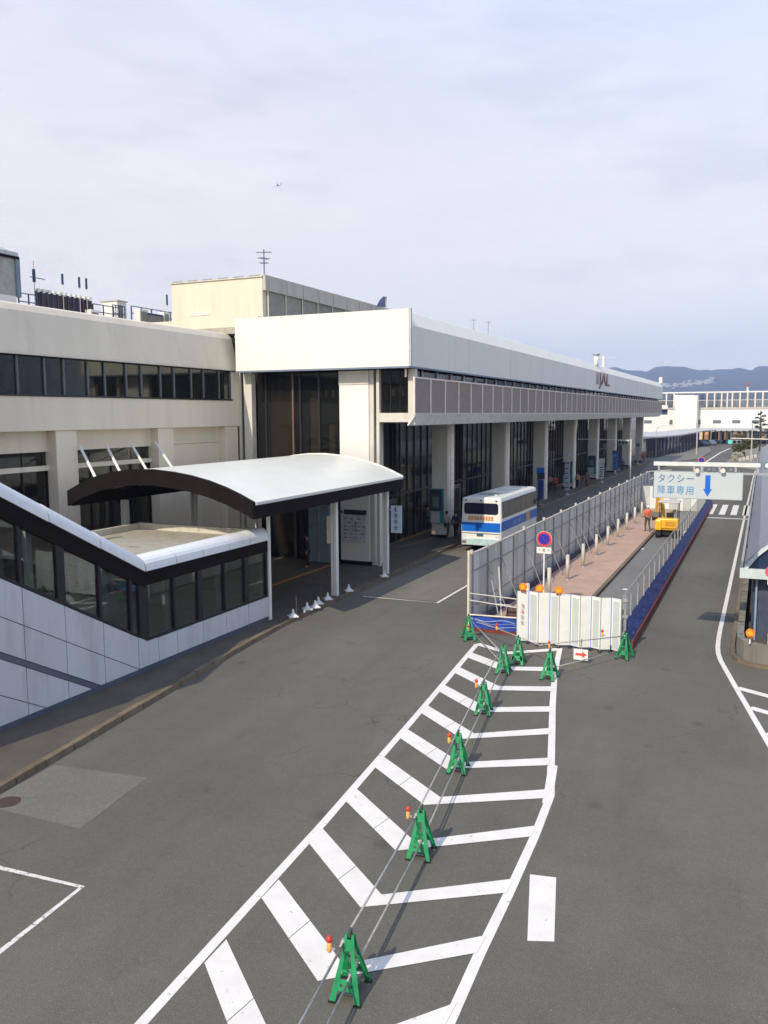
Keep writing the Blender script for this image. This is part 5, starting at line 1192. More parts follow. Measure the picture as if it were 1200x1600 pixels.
person((-17.4, 118, .15), .2, 'person in a dark purple coat among the far bus stops', ('purple_coat', (.10, .05, .10), .8), blk, .1, True)
wk = person((-6.85, 58.2, .15), .5, 'worker in an orange-red jacket beside the yellow excavator', ('orange_red_work_jacket', (.60, .13, .06), .8), ('olive_trousers', (.09, .085, .06), .8), .12, hairm=mat('helmet_white', (.75, .74, .7), .4))

# ================================================================= SMALL THINGS ON THE PAVEMENT
def guide(x, y, rodh, label, tall=True):
    t = thing('weighted_base', label, 'sign base', (x, y, .15), group='white weighted bases on the kerb')
    mb = MB().lathe((x, y, .15), [(.26, 0), (.26, .035), (.14, .09), (.07, .14), (.06, .22)], 4)
    mb.lathe((x, y, .152), [(.16, 0), (.15, .07), (.09, .12), (.055, .16), (.05, .26)], 10).build('cross_foot', WHITE, t)
    MB().tube([(x, y, .35), (x, y, .45)], .04, 6).build('socket', WHITE, t)
    if tall: MB().tube([(x+.1, y+.1, .16), (x+.1, y+.1, rodh)], .015, 5).build('rod', mat('rod_brown', (.12, .08, .07), .6), t)
gl = [(-16.52, 28.0, .95), (-16.62, 29.3, .9), (-16.5, 29.75, .6), (-16.70, 30.4, .9), (-16.74, 31.3, .95), (-16.68, 33.2, .6), (-16.6, 36.9, .6)]
gn = ['nearest the stair house', 'second from the stair house', 'small one close beside the second', 'fourth from the stair house', 'last before the double canopy post', 'just beyond the double canopy post', 'at the foot of the farthest canopy post']
for k, (x, y, h) in enumerate(gl): guide(x, y, h, 'white cross-shaped weighted base on the kerb, '+gn[k], k in (0, 3, 4))
for k, (x, y) in enumerate(((-16.45, 28.75), (-16.6, 30.05))):
    t = MB().lathe((x, y, .15), [(.05, 0), (.06, .03), (.05, .09), (.02, .11)], 8).build('white_knob', WHITE, None, True, origin=(x, y, .15)); tag(t, ('small white knob right of the nearest weighted base', 'small white knob right of the third weighted base')[k], 'knob')
# notices
def notice(x, y0, y1, z0, z1, label, lines, header=None, face=(0, -1)):
    pass
nb = thing('notice_board', 'white notice with a dark header fixed on the near face of the first big column', 'notice', (-19.4, 39.36, 1.6))
MB().box(-20.1, -18.75, 39.33, 39.36, 1.35, 2.75).build('sheet', mat('notice_paper', (.50, .52, .55), .5), nb)
MB().box(-20.0, -18.70, 39.31, 39.35, 2.80, 3.05).build('header', mat('header_dark', (.02, .02, .05), .5), nb)
MB().box(-20.17, -20.08, 39.31, 39.35, 2.86, 2.98).build('header_mark', mat('header_dark', (.02, .02, .05), .5), nb)
mb = MB(); random.seed(5)
for r_ in range(6):
    x = -20.0
    while x < -18.95:
        w_ = random.uniform(.05, .22); mb.box(x, x+w_, 39.324, 39.329, 2.55-r_*.2, 2.60-r_*.2); x += w_+random.uniform(.05, .25)
tag(mb.build('print', mat('ink_grey', (.10, .11, .15), .6), nb), kind='stuff')
MB().box(-19.35, -19.30, 39.322, 39.328, 1.9, 2.4).build('print_arrow', mat('ink_brown', (.25, .15, .12), .6), nb)
sg = thing('hanging_sign', 'white sign with blue lettering on the right side of the farthest canopy post', 'sign', (-16.5, 37.8, 2.2))
MB().box(-16.62, -16.05, 37.78, 37.84, 2.20, 3.55).build('panel', mat('sign_pale_blue', (.48, .54, .62), .5), sg)
for k in range(4): worn_mark((-16.46, 37.775, 3.24-k*.3), (1, 0, 0), .22, .22, mat('deep_blue_ink', (.02, .04, .2), .5), 'worn_character', sg, k+40)
MB().box(-16.72, -16.60, 37.6, 37.75, 3.3, 3.4).build('bracket', STEEL, sg)
sg = thing('small_plate', 'narrow cream plate on the left side of the double canopy post', 'sign', (-17.1, 32.1, 2.3))
MB().box(-17.12, -16.98, 32.0, 32.1, 2.45, 3.65).build('plate', mat('cream_plate', (.62, .52, .40), .5), sg)
bx = thing('glass_vestibule', 'pale blue-grey glazed box in the shade behind the double canopy post', 'booth', (-21.6, 38.5, .15))
MB().box(-21.95, -20.75, 39.0, 39.2, .2, 3.3).build('panel', mat('pale_blue_panel', (.20, .26, .30), .4), bx)
MB().box(-22.0, -20.7, 38.95, 39.25, 3.3, 3.42).build('header', DFRAME, bx); MB().box(-21.38, -21.32, 38.97, 39.0, .2, 3.3).build('mullion', STEEL, bx)
# poster stand at the foot of column two
def poster(x, y, z0, z1, w, label, col, teal=True):
    t = thing('poster_stand', label, 'poster board', (x, y, .15))
    MB().box(x-w/2, x+w/2, y, y+.10, z0, z1).build('frame', mat('teal_frame', (.02, .22, .22), .5) if teal else SIGNB, t)
    MB().box(x-w/2, x+w/2-.10, y-.02, y, z0+.8, z1-.05).build('poster', mat('poster_dark', (.02, .04, .06), .5), t)
    MB().box(x-w/2+.22, x+w/2-.3, y-.03, y-.02, z0+1.0, z1-.5).build('poster_figure', mat('poster_olive', (.12, .16, .14), .5), t)
    MB().box(x-w/2+.12, x+w/2-.25, y-.02, y, z0, z0+.75).build('leaflet_rack', mat('rack_pale', col, .5), t)
    return t
poster(-18.85, 50.06, 1.1, 3.3, .95, 'teal framed dark poster on the near face of the first road-side column', (.42, .40, .40))
poster(-18.7, 88.76, .8, 3.0, 1.0, 'teal framed poster on the near face of the column past the bus', (.35, .36, .38))
poster(-18.7, 102.4, .8, 3.0, 1.0, 'teal and dark poster by the fifth road-side column', (.5, .48, .44))
# bus stop posts
def stop(x, y, h, m1, m2, w, label, disc=False, group='bus stop posts along the pavement'):
    t = thing('bus_stop_post', label, 'bus stop', (x, y, .15), group=group)
    MB().lathe((x, y, .15), [(.28, 0), (.27, .06), (.1, .12), (.05, .14)], 12).build('base', STEEL, t)
    MB().tube([(x, y, .25), (x, y, h)], .04, 8).build('pole', STEEL, t)
    MB().box(x-w/2, x+w/2, y-.06, y+.04, .6, h-.6).build('timetable', m1, t)
    if disc:
        for k in range(2): MB().tube([(x, y-.06, h+.05-k*.55), (x, y+.02, h+.05-k*.55)], .24, 16).build('disc', m2, t)
    else: MB().box(x-w/2-.06, x+w/2+.06, y-.08, y+.06, h-.55, h).build('head', m2, t)
    mb = MB(); random.seed(int(y))
    for k in range(5): mb.box(x-w/2+.04, x+w/2-random.uniform(.05, w*.4), y-.068, y-.062, .8+k*(h-1.6)/5, .9+k*(h-1.6)/5)
    mb.build('print', mat('print_navy', (.03, .05, .15), .6), t); return t
stop(-17.75, 73.0, 3.3, mat('board_white', (.5, .52, .52), .5), SIGNB, .55, 'white bus stop board with a blue head just beyond the front of the bus')
stop(-17.5, 72.2, 2.9, mat('board_navy', (.02, .06, .25), .5), mat('board_dark', (.03, .04, .06), .5), .5, 'navy board close left of the white bus stop board')
stop(-17.3, 82.0, 3.9, mat('board_grey', (.38, .39, .40), .5), mat('disc_pale', (.40, .44, .42), .5), .5, 'tall bus stop post with two round discs past the bus', True)
stop(-16.75, 98.0, 2.9, mat('board_white', (.5, .52, .52), .5), mat('board_white', (.5, .52, .52), .5), .5, 'slim white bus stop post alone near the kerb')
stop(-18.3, 104, 3.0, mat('board_cream', (.55, .48, .4), .5), mat('board_dark', (.03, .04, .06), .5), .6, 'cream bus stop board with a dark head between far columns')
stop(-17.6, 113, 3.2, mat('board_blue2', (.08, .16, .35), .5), mat('board_blue3', (.05, .10, .25), .5), .7, 'blue bus stop board behind the signal arm')
stop(-18.4, 120, 3.0, mat('board_navy', (.02, .06, .25), .5), mat('board_dark', (.03, .04, .06), .5), .8, 'dark bus stop board below the signal lamps')
stop(-17.8, 136, 3.4, mat('board_grey', (.38, .39, .40), .5), mat('board_teal', (.02, .10, .18), .5), .4, 'grey bus stop post with a dark teal head near the last column')
t = thing('planter', 'potted shrub beside the front of the bus on the pavement', 'plant', (-16.8, 60.5, .15))
MB().lathe((-16.8, 60.5, .15), [(.25, 0), (.3, .5), (.32, .52)], 12).build('pot', CONC, t)
def leaves(c, r, n, size, m, parent, name='foliage', flat=1.0, seed=1):
    rnd = random.Random(seed); mb = MB(); blobs = []
    for k in range(9): blobs.append((V((rnd.uniform(-.6, .6)*r[0], rnd.uniform(-.6, .6)*r[1], rnd.uniform(-.5, .6)*r[2])), rnd.uniform(.35, .6)))
    for k in range(n):
        b, s = rnd.choice(blobs); d = V((rnd.gauss(0, 1), rnd.gauss(0, 1), rnd.gauss(0, 1))).normalized()*(rnd.random()**.4)
        p = V(c)+b+V((d.x*r[0]*s, d.y*r[1]*s, d.z*r[2]*s))
        u = V((rnd.gauss(0, 1), rnd.gauss(0, 1), rnd.gauss(0, 1)*flat)).normalized(); v = u.cross(V((rnd.gauss(0, 1), rnd.gauss(0, 1), rnd.gauss(0, 1)))).normalized(); q = size*rnd.uniform(.6, 1.3)
        mb.quad(p-u*q-v*q*.6, p+u*q-v*q*.6, p+u*q+v*q*.6, p-u*q+v*q*.6)
    return mb.build(name, m, parent)
leaves((-16.8, 60.5, 1.5), (.5, .5, .9), 500, .07, LEAFD, t)

# ================================================================= RIGHT SIDE PLATFORM, CANOPY, WALL
wl_pts = [(-.55, 60), (-.55, 32), (-.55, 30.2), (-.50, 29.4), (-.30, 28.9), (0.0, 28.62), (.4, 28.5), (1.2, 28.35), (4, 28.2)]
mb = MB(); off2 = []
for i, p in enumerate(wl_pts):
    a = V((*wl_pts[max(i-1, 0)], 0)); b = V((*wl_pts[min(i+1, len(wl_pts)-1)], 0)); d = (b-a).normalized(); n = V((-d.y, d.x, 0)); off2.append((V((*p, 0)), V((*p, 0))+n*.22))
wt = thing('curved_wall', 'low stained concrete wall with a rounded corner at the right edge of the road', 'wall', (0, 29, 0))
for (a, b), (c, d) in zip(off2, off2[1:]):
    if (a-c).length > 5:
        n_ = 14
        for k in range(n_):
            p0, p1, q0, q1 = a.lerp(c, k/n_), a.lerp(c, (k+1)/n_), b.lerp(d, k/n_), b.lerp(d, (k+1)/n_)
            g = (p1-p0).normalized()*.006
            MB().hexa([p0+g, q0+g, q1-g, p1-g], [v+V((0, 0, .70)) for v in (p0+g, q0+g, q1-g, p1-g)]).build('wall_block', CONC, wt)
    else: MB().hexa([a, b, d, c], [v+V((0, 0, .70)) for v in (a, b, d, c)]).build('wall_block', CONC, wt)
kb = struct(MB().quad((-.74, 59.9, 0), (-.72, 59.9, 0), (-.72, 60, 0), (-.74, 60, 0)).build('kerb', KERB))
mb = MB()
for (a, b), (c, d) in zip(off2, off2[1:]):
    o1 = (a-b).normalized(); o2 = (c-d).normalized()
    MB().hexa([a+o1*.20, a+o1*.05, c+o2*.05, c+o2*.20], [a+o1*.18+V((0, 0, .10)), a+o1*.05+V((0, 0, .11)), c+o2*.05+V((0, 0, .11)), c+o2*.18+V((0, 0, .10))]).build('kerb_stone', KERB, kb)
struct(MB().box(-.32, 30, 29.3, 150, -.02, .14).build('platform', WALK))
GUT = mat('gutter_grey', (.26, .28, .28), .5)
rc = thing('barrel_canopy', 'long platform canopy with a bluish barrel roof and pale front beam at the right edge', 'canopy', (2.6, 31, .14))
CY0, CY1 = 31.0, 128.0
za_ = gy(1157, 888, CY0).z; zb2_ = gy(1157, 903, CY0).z; xa = gy(1156, 890, CY0).x; xw_ = 6.2
MB().box(xa, xa+xw_, CY0, CY0+.22, zb2_, za_).build('front_beam', mat('beam_green_white', (.50, .56, .55), .5), rc)
MB().box(xa, xa+.09, CY0+.222, CY1, zb2_, za_).build('side_gutter', mat('gutter_grey', (.40, .42, .42), .5), rc)
MB().box(xa+.22, xa+.32, CY0+.3, CY1, za_-.05, za_+.03).build('roof_curb', CANW, rc)
MB().box(xa+xw_-.16, xa+xw_, CY0+.222, CY1, zb2_, za_).build('side_gutter', mat('gutter_grey', (.40, .42, .42), .5), rc)
R_ = 3.4; cx_ = xa+xw_/2; half = xw_/2-.15; hh = R_-math.sqrt(R_*R_-half*half)
def barr(i, n=14): x = -half+2*half*i/n; return (cx_+x, za_-.02+math.sqrt(R_*R_-x*x)-(R_-hh))
bp_ = [barr(i) for i in range(15)]
k = 0; y = CY0+.25
while y < CY1-.1:
    L = 2.9 if y < 70 else 8
    arch(MB(), y, min(y+L-.04, CY1), 0, .05, bp_).build('roof_sheet', CANB, rc, smooth=False); y += L
arch(MB(), CY0+.02, CY0+.24, .06, .17, bp_).build('arch_rim', mat('beam_green_white', (.50, .56, .55), .5), rc)
MB().prism([(x, CY0+.14, z-.12) for x, z in bp_], (0, .03, 0)).build('gable_pane', mat('gable_navy', (.015, .03, .07), .3), rc)
for yy in [CY0+1.2+i*6 for i in range(16)]:
    for x in (xa+.75, xa+xw_-.75): MB().box(x-.09, x+.09, yy-.09, yy+.09, .14, zb2_+.1).build('post', mat('beam_green_white', (.50, .56, .55), .5), rc)
    MB().box(xa+.1, xa+xw_-.1, yy-.06, yy+.06, zb2_, zb2_+.14).build('cross_beam', SOFF, rc)
# ribbed dark wall panels below the canopy
sp = thing('ramp_enclosure', 'dark ribbed enclosure with vertical pipes behind the low curved wall under the canopy', 'enclosure', (1, 31.5, .14))
for i in range(9):
    x = xa+.55+i*.5
    MB().box(x, x+.47, 31.6, 31.68, .14, zb2_-.02).build('rib_panel', mat('rib_%d' % (i % 3), ((.05, .065, .10), (.10, .10, .10), (.13, .09, .08))[i % 3], .6, var=.25), sp)
    MB().tube([(x, 31.45, .14), (x, 31.45, zb2_-.1)], .04, 6).build('pipe', mat('pipe_%d' % (i % 2), ((.25, .30, .36), (.10, .07, .06))[i % 2], .5), sp)
for i in range(8): MB().box(xa+.42, xa+.5, 31.7+i*3, 34.6+i*3, .14, zb2_-.02).build('side_panel', mat('side_navy', (.03, .045, .09), .5), sp)
beacon(-.13, 28.62, 1.05, .70, 'orange warning lamp on a white post on the low curved wall, left one')
beacon(.50, 28.55, 1.05, .70, 'orange warning lamp on the low curved wall, cut by the right edge of the photo')
p = gy(1200, 893, 29.5)
t = thing('no_entry_sign', 'round red sign with a white plate cut by the right edge before the barrel canopy', 'road sign', (p.x+.06, 29.5, .7))
MB().tube([(p.x+.12, 29.5, .14), (p.x+.12, 29.5, p.z)], .03, 8).build('pole', WHITE, t)
MB().tube([(p.x+.12, 29.44, p.z), (p.x+.12, 29.46, p.z)], .21, 24).build('disc', mat('sign_pink_red', (.55, .10, .14), .4), t)
MB().box(p.x-.0, p.x+.3, 29.44, 29.46, p.z-.42, p.z-.22).build('plate', WHITE, t)
MB().box(p.x+.02, p.x+.24, 29.425, 29.436, p.z-.03, p.z+.03).build('bar', WHITE, t)

# ================================================================= FAR END OF THE ROAD
# signal on an arm over the left lanes
def signal(xp, y, zarm, xe, heads, label, green=None):
    t = thing('traffic_signal', label, 'traffic light', (xp, y, 0))
    gmat = mat('signal_casing', (.22, .28, .26), .5)
    MB().tube([(xp, y, 0), (xp, y, zarm+.2)], .09, 8).build('pole', mat('beam_paint', (.62, .63, .60), .5), t)
    MB().tube([(xp, y, zarm+.05), (xe, y, zarm+.15)], .05, 6).build('arm', WHITE, t)
    hx = heads
    MB().box(hx-.62, hx+.62, y-.12, y+.08, zarm-.42, zarm+.0).build('casing', gmat, t, bevel=.05)
    for k in range(3):
        x = hx-.40+k*.40; m_ = mat('lens_off', (.03, .035, .035), .3)
        if green == k: m_ = mat('lens_green', (.05, .85, .60), .3, emit=1.3)
        MB().tube([(x, y-.14, zarm-.21), (x, y-.12, zarm-.21)], .16, 14).build('lens', m_, t)
        mb = MB()
        for q in range(8):
            g0, g1 = math.radians(20+q*17.5), math.radians(20+(q+1)*17.5)
            a_ = [V((x+.18*math.cos(g), 0, zarm-.21+.18*math.sin(g))) for g in (g0, g1)]
            mb.quad(a_[0]+V((0, y-.12, 0)), a_[1]+V((0, y-.12, 0)), a_[1]+V((0, y-.34, 0)), a_[0]+V((0, y-.34, 0)))
        mb.build('visor', gmat, t)
    return t
pa, pe, ph_ = gy(986, 688, 100), gy(903, 686, 100), gy(974, 692, 100)
signal(pa.x, 100, pa.z-.05, pe.x, ph_.x, 'traffic light with three dark lenses on a long white arm reaching left before the columns')
pg = gy(1148, 688, 88)
signal(gy(1215, 688, 88).x, 88, pg.z+.05, gy(1142, 688, 88).x, pg.x, 'traffic light showing green in front of the far bush', green=0)
# terminal at the end, following a curve
wpx = [(1000, 676), (1022, 674.5), (1042, 673.5), (1060, 671.5), (1090, 669.5), (1120, 668), (1150, 666.5), (1180, 665), (1200, 664.5)]
wpt = [gy(x, y, 243.0) for x, y in wpx]
d_ = (wpt[-1]-wpt[-2]); wpt += [wpt[-1]+d_*k for k in (1, 3, 6)]
fx_ = thing('far_terminal', 'far white terminal with a curved front and glazed roof deck at the road end', 'building', (wpt[3].x, wpt[3].y, 0))
def off_pts(P, d): return [V((p.x, p.y+d, 0)) for p in P]
def wallstrip(P, z0, z1, th=.6):
    mb = MB()
    for a, b in zip(P, P[1:]): mb.hexa([(a.x, a.y, z0), (b.x, b.y, z0), (b.x, b.y+th, z0), (a.x, a.y+th, z0)], [(a.x, a.y, z1), (b.x, b.y, z1), (b.x, b.y+th, z1), (a.x, a.y+th, z1)])
    return mb
for a, b in zip(wpt[2:], wpt[3:]):
    wallstrip([a, b], 3.1, 9.2).build('wall_panel', FARW, fx_)
wallstrip(wpt[:3], 2.4, 7.6).build('wall_panel', FARW, fx_)
wallstrip(off_pts(wpt, .7), 7.6, 9.1, .4).build('recess', mat('navy', (.03, .05, .13), .5), fx_)
wallstrip(off_pts(wpt[:3], -.3), 9.2, 10.2).build('upper_band', FARW, fx_)
wallstrip(off_pts(wpt, -.15), 9.0, 9.5, .8).build('deck_edge', CONC_L, fx_)
wallstrip(off_pts(wpt, 3.0), 9.4, 13.4, .1).build('screen_glass', GLF, fx_)
wallstrip(off_pts(wpt, 2.9), 13.4, 13.75, .4).build('screen_rail', FARW, fx_)
wallstrip(off_pts(wpt, 2.85), 11.4, 11.5, .1).build('screen_rail', FARW, fx_)
wallstrip(off_pts(wpt, 9), 9.4, 11.6, 8).build('deck_rooms', mat('deck_rooms', (.42, .42, .41), .7, var=.5, scale=.35), fx_)
def on_wall(px):
    for i in range(len(wpx)-1):
        if wpx[i][0] <= px <= wpx[i+1][0]: return wpt[i].lerp(wpt[i+1], (px-wpx[i][0])/(wpx[i+1][0]-wpx[i][0]))
    return wpt[8]
for px in (1038, 1050, 1102, 1114, 1125, 1134, 1142, 1154, 1166, 1178, 1190):
    q = on_wall(px); MB().box(q.x-.17, q.x+.17, q.y+2.6, q.y+2.9, 9.5, 13.5).build('screen_post', FRAMEP, fx_)
for px in (1012, 1120, 1150, 1181):
    q = on_wall(px); w_ = 1.0; MB().box(q.x-w_, q.x+w_, q.y-.12, q.y+.02, 5.3, 6.1).build('window', mat('far_window', (.13, .15, .17), .4), fx_)
for px in (1048, 1092):
    q = on_wall(px); MB().box(q.x-.4, q.x+.4, q.y-.12, q.y+.02, 5.0, 6.2).build('window', mat('far_window', (.13, .15, .17), .4), fx_)
q = on_wall(1071); yq = q.y-4
A_ = [gy(1053, 617, yq), gy(1090, 617.5, yq), gy(1087.5, 670, yq), gy(1056.5, 671, yq)]
MB().prism(A_, (0, 3.5, 0)).build('tapered_wall', mat('tapered_cream', (.80, .79, .72), .5), fx_)
wallstrip(off_pts(wpt, .1), 0, 3.09, .4).build('lobby_wall', mat('lobby_dark', (.05, .05, .055), .8), fx_)
random.seed(9)
for px in range(1010, 1200, 5):
    q = on_wall(px); c_ = random.choice(((.50, .28, .12), (.45, .36, .27), (.30, .32, .34), (.06, .07, .12), (.05, .05, .06)) if px > 1085 else ((.05, .06, .10), (.10, .07, .07), (.04, .04, .05), (.16, .15, .15)))
    MB().box(q.x-.45, q.x+.45, q.y-.1, q.y+.05, .9, 2.9).build('shop_window', mat('shop_%02d%02d%02d' % tuple(int(v*100) for v in c_), c_, .6, emit=.6 if c_[0] > .4 else 0), fx_)
fc_ = [gz(x, y, 3.55) for x, y in ((996, 686), (1010, 685), (1040, 683), (1062, 681), (1085, 677), (1100, 674), (1120, 671.5), (1150, 670), (1180, 669), (1200, 668.5))]
fc_ = [p if p.y < 232 else gy(x, y, 232+(x-1100)*.03) for p, (x, y) in zip(fc_, ((996, 686), (1010, 685), (1040, 683), (1062, 681), (1085, 677), (1100, 674), (1120, 671.5), (1150, 670), (1180, 669), (1200, 668.5)))]
d_ = fc_[-1]-fc_[-2]; fc_ += [fc_[-1]+d_*2, fc_[-1]+d_*6]
cn = thing('far_canopy', 'curved grey canopy on many dark posts in front of the far white terminal', 'canopy', (fc_[3].x, fc_[3].y, 0))
mb = MB()
bk = [gz(x, y, 4.0) for x, y in ((996, 677), (1010, 675.5), (1040, 673.8), (1062, 671.2), (1085, 669.7), (1100, 669), (1120, 668), (1150, 666.5), (1180, 665), (1200, 664.5))]; bk = [p if p.y < 242 else V((p.x*242/p.y, 242.0, 4.0)) for p in bk]; d_ = bk[-1]-bk[-2]; bk += [bk[-1]+d_*2, bk[-1]+d_*6]
for i in range(len(fc_)-1):
    a, b, c, d = fc_[i], fc_[i+1], bk[i+1], bk[i]
    mb.hexa([(a.x, a.y, 3.5), (b.x, b.y, 3.5), (c.x, c.y, 3.6), (d.x, d.y, 3.6)], [(a.x, a.y, 3.75), (b.x, b.y, 3.75), (c.x, c.y, 4.05), (d.x, d.y, 4.05)])
mb.build('roof', mat('far_canopy_grey', (.42, .43, .42), .6), cn)
def on_can(px, P=fc_):
    X = (996, 1010, 1040, 1062, 1085, 1100, 1120, 1150, 1180, 1200)
    for i in range(9):
        if X[i] <= px <= X[i+1]: return P[i].lerp(P[i+1], (px-X[i])/(X[i+1]-X[i]))
    return P[9]
for px in list(range(1012, 1090, 5))+list(range(1091, 1200, 9)):
    q = on_can(px); q2 = on_can(px, bk)
    MB().box(q.x-.14, q.x+.14, q.y+.6, q.y+.9, 0, 3.5).build('post', mat('post_navy', (.05, .06, .10), .5), cn)
    MB().box(q2.x-.14, q2.x+.14, q2.y-1.9, q2.y-1.6, 0, 3.6).build('post', mat('post_navy', (.05, .06, .10), .5), cn)
# dark end of arcade behind the far canopy (left)
t = thing('arcade_wall', 'dark glazed wall under the far canopy next to the end of the arcade', 'wall', (-24, 152, 0))
for i in range(14): MB().box(-26.2+i*.02, -26.0+i*.02, 151+i*2.2, 153.1+i*2.2, 0, 3.5).build('wall_panel', mat('arcade_dark_%d' % (i % 3), ((.03, .035, .06), (.05, .04, .045), (.025, .03, .035))[i % 3], .5), t)
# far people and cars under the canopy
def mini_car(px, py, col, label):
    p = gz(px, py, 0); t = thing('parked_car', label, 'car', (p.x, p.y, 0), -.9)
    c = MB().prism([(-2.1, -.8, .3), (-2.1, -.8, .75), (-1.3, -.8, .85), (-.8, -.8, 1.35), (.8, -.8, 1.4), (1.5, -.8, .9), (2.1, -.8, .75), (2.1, -.8, .3)], (0, 1.6, 0)); o = c.build('body', mat(*col), None, bevel=.06); o.parent = t
    o = MB().prism([(-1.2, -.82, .88), (-.75, -.82, 1.28), (.75, -.82, 1.32), (1.35, -.82, .92)], (0, 1.64, 0)).build('windows', GLB, None); o.parent = t
    for x in (-1.3, 1.3):
        for y in (-.83, .63): o = MB().tube([(x, y, .32), (x, y+.2, .32)], .32, 12).build('wheel', RUBBER, None); o.parent = t
mini_car(1118, 692, ('car_silver', (.40, .42, .45), .3, .4), 'silver car at the far kerb left of the green signal')
mini_car(1108, 696, ('car_grey', (.16, .18, .22), .3, .4), 'dark grey car just left of the silver car far down the road')
mini_car(1095, 697, ('car_navy', (.05, .06, .12), .3, .4), 'navy car behind the grey traffic island')
# street lamps
def street_lamp(px, pyb, pyt, Y, label, hook=False):
    b = gy(px, pyb, Y); tz = gy(px, pyt, Y).z; t = thing('street_lamp', label, 'street lamp', (b.x, Y, 0))
    MB().tube([(b.x, Y, 0), (b.x, Y, tz)], .13, 8, .08).build('pole', CONC_L, t)
    if hook: MB().tube([(b.x, Y, tz), (b.x+.3, Y, tz+.6), (b.x+1.2, Y, tz+.9), (b.x+3.2, Y, tz+.8)], .06, 6).build('arm', STEEL, t)
    else: MB().tube([(b.x, Y, tz), (b.x-1.2, Y, tz+.1)], .05, 6).build('arm', STEEL, t)
street_lamp(1088, 712, 618, 170, 'tall pale lamp post in front of the tapered cream wall')
street_lamp(1174, 705, 663, 150, 'short pale post right of the far bush')
street_lamp(1025, 700, 672, 165, 'curved arm lamp above the dark far canopy', True)
street_lamp(983, 700, 668, 150, 'pale pole between the last two arcade columns') if False else None
# red and white mast behind the deck
t = thing('radio_mast', 'thin red and white mast rising behind the far terminal roof deck', 'mast', (gy(1168, 610, 420).x, 420, 0))
b = gy(1168, 612, 420); tp = gy(1168, 596, 420)
for k in range(5): MB().tube([(b.x, 420, b.z-8+(tp.z-b.z+8)*k/5), (b.x, 420, b.z-8+(tp.z-b.z+8)*(k+1)/5)], .9-.12*k, 6, .8-.12*k).build('mast_section', mat('mast_red', (.55, .07, .05), .6) if k % 2 == 0 else FARW, t)
MB().tube([(b.x, 420, 0), (b.x, 420, b.z-8)], 1.0, 6).build('base', STEEL, t)
# bush and pine
p = gz(1163, 716)
t = thing('round_bush', 'olive and brown round bush on the verge left of the pine', 'bush', (p.x, p.y, 0)); s_ = p.y/1316
MB().tube([(p.x, p.y, 0), (p.x, p.y, 1.0)], .12, 6).build('trunk', BARK, t)
leaves((p.x, p.y+.5, 2.3), (2.3, 2.0, 1.9), 2600, .15, LEAFD, t, seed=4); leaves((p.x-.3, p.y+.2, 3.0), (1.9, 1.5, 1.3), 900, .14, LEAFB, t, 'dry_foliage', seed=8)
p = gz(1186, 712)
t = thing('pine_tree', 'dark spare pine tree at the right edge in front of the far terminal', 'tree', (p.x, p.y, 0))
top = gy(1186, 641, p.y).z
MB().tube([(p.x, p.y, 0), (p.x+.1, p.y, top*.5), (p.x-.05, p.y, top)], .28, 8, .06).build('trunk', BARK, t)
random.seed(21)
mbs = MB()
for k in range(16):
    z = top*(.3+.68*k/16); L = 1.7*(1-(k/16)**1.5)+.35; g = k*2.4
    e_ = V((p.x+math.cos(g)*L, p.y+math.sin(g)*L, z+.35*L)); mbs.tube([(p.x, p.y, z), e_], .06, 5, .02)
    leaves(e_-V((math.cos(g)*L*.35, math.sin(g)*L*.35, .1)), (L*.38+.12, L*.38+.12, .26), 130, .07, PINE, t, 'needle_clump', seed=k)
mbs.build('limbs', BARK, t)
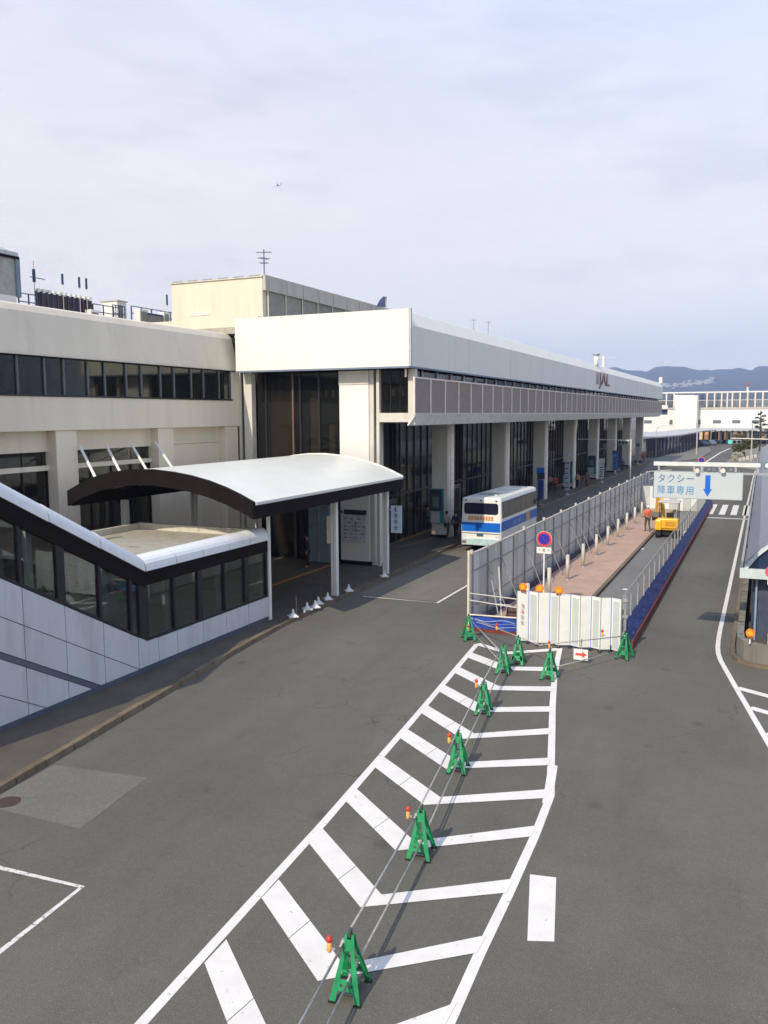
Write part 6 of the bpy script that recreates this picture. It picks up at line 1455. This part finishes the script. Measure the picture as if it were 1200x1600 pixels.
# pale kerb blocks / guard blocks near the verge
random.seed(2)
t = thing('guard_blocks', 'row of pale blocks with dark gaps along the verge below the far bush', 'kerb blocks', (gz(1160, 722).x, gz(1160, 722).y, 0))
for px, py in ((1150, 716), (1156, 718), (1162, 717), (1168, 715.5), (1174, 714), (1180, 712.5)):
    q = gz(px, py+4); MB().box(q.x-.25, q.x+.25, q.y, q.y+.5, 0, .75).build('block', CONC_L, t, bevel=.04)
t = thing('verge_shrub', 'pale dry shrub at the left tip of the far verge', 'bush', (gz(1148, 718).x, gz(1148, 718).y, 0))
q = gz(1148, 722); leaves((q.x, q.y, .9), (.9, .8, .8), 500, .1, mat('dry_leaves', (.40, .38, .30), .8, var=.3), t, seed=30)
struct(MB().prism([gz(x, y, 0) for x, y in ((1130, 728), (1146, 713), (1158, 705), (1240, 690), (1400, 720), (1240, 745))], (0, 0, .14)).build('verge', mat('verge_ground', (.20, .19, .15), .9)))

# airplane
ap = thing('airplane', 'tiny airliner climbing in the pale sky above the rooftop antenna', 'airplane', gy(433, 289.5, 1500))
c_ = gy(433, 289.5, 1500)
def ab(mb, n, m): o = mb.build(n, m, None); o.parent = ap; return o
AM = mat('plane_white', (.75, .76, .78), .4); AD = mat('plane_blue', (.10, .14, .28), .5)
ab(MB().tube([(-8.5, 0, -.3), (-6.5, 0, 0), (6, 0, .3), (9, 0, 1.0)], .95, 10), 'fuselage', AM)
ab(MB().prism([(-1, 0, -.4), (2.2, 0, -.4), (5, 9, .3), (3.8, 9, .3)], (0, 0, .25)), 'wing', AD); ab(MB().prism([(-1, 0, -.4), (2.2, 0, -.4), (5, -9, .3), (3.8, -9, .3)], (0, 0, .25)), 'wing', AD)
ab(MB().prism([(6.5, -.1, .8), (9.2, -.1, 1), (10, -.1, 3.8), (8.9, -.1, 3.8)], (0, .25, 0)), 'tail_fin', AD)
for s in (-1, 1): ab(MB().tube([(-.6, s*3.2, -1.0), (1.2, s*3.2, -1.0)], .55, 8), 'engine', AD); ab(MB().prism([(7, 0, .9), (8.4, 0, .9), (9.4, s*3, 1.1), (8.8, s*3, 1.1)], (0, 0, .15)), 'tailplane', AM)
ap.rotation_euler = (0, -.12, .2)

# ================================================================= AIR
hz = bpy.data.materials.new('haze_air'); hz.use_nodes = True; t_ = hz.node_tree; t_.nodes.clear()
o_ = N('ShaderNodeOutputMaterial', t_); pv = N('ShaderNodeVolumePrincipled', t_); pv.inputs['Color'].default_value = (.50, .64, 1.0, 1); pv.inputs['Density'].default_value = .00020; pv.inputs['Anisotropy'].default_value = .0
t_.links.new(pv.outputs[0], o_.inputs['Volume'])
tag(MB().box(-5200, 6200, -60, 4700, -1.06, 330).build('haze', hz), kind='stuff')
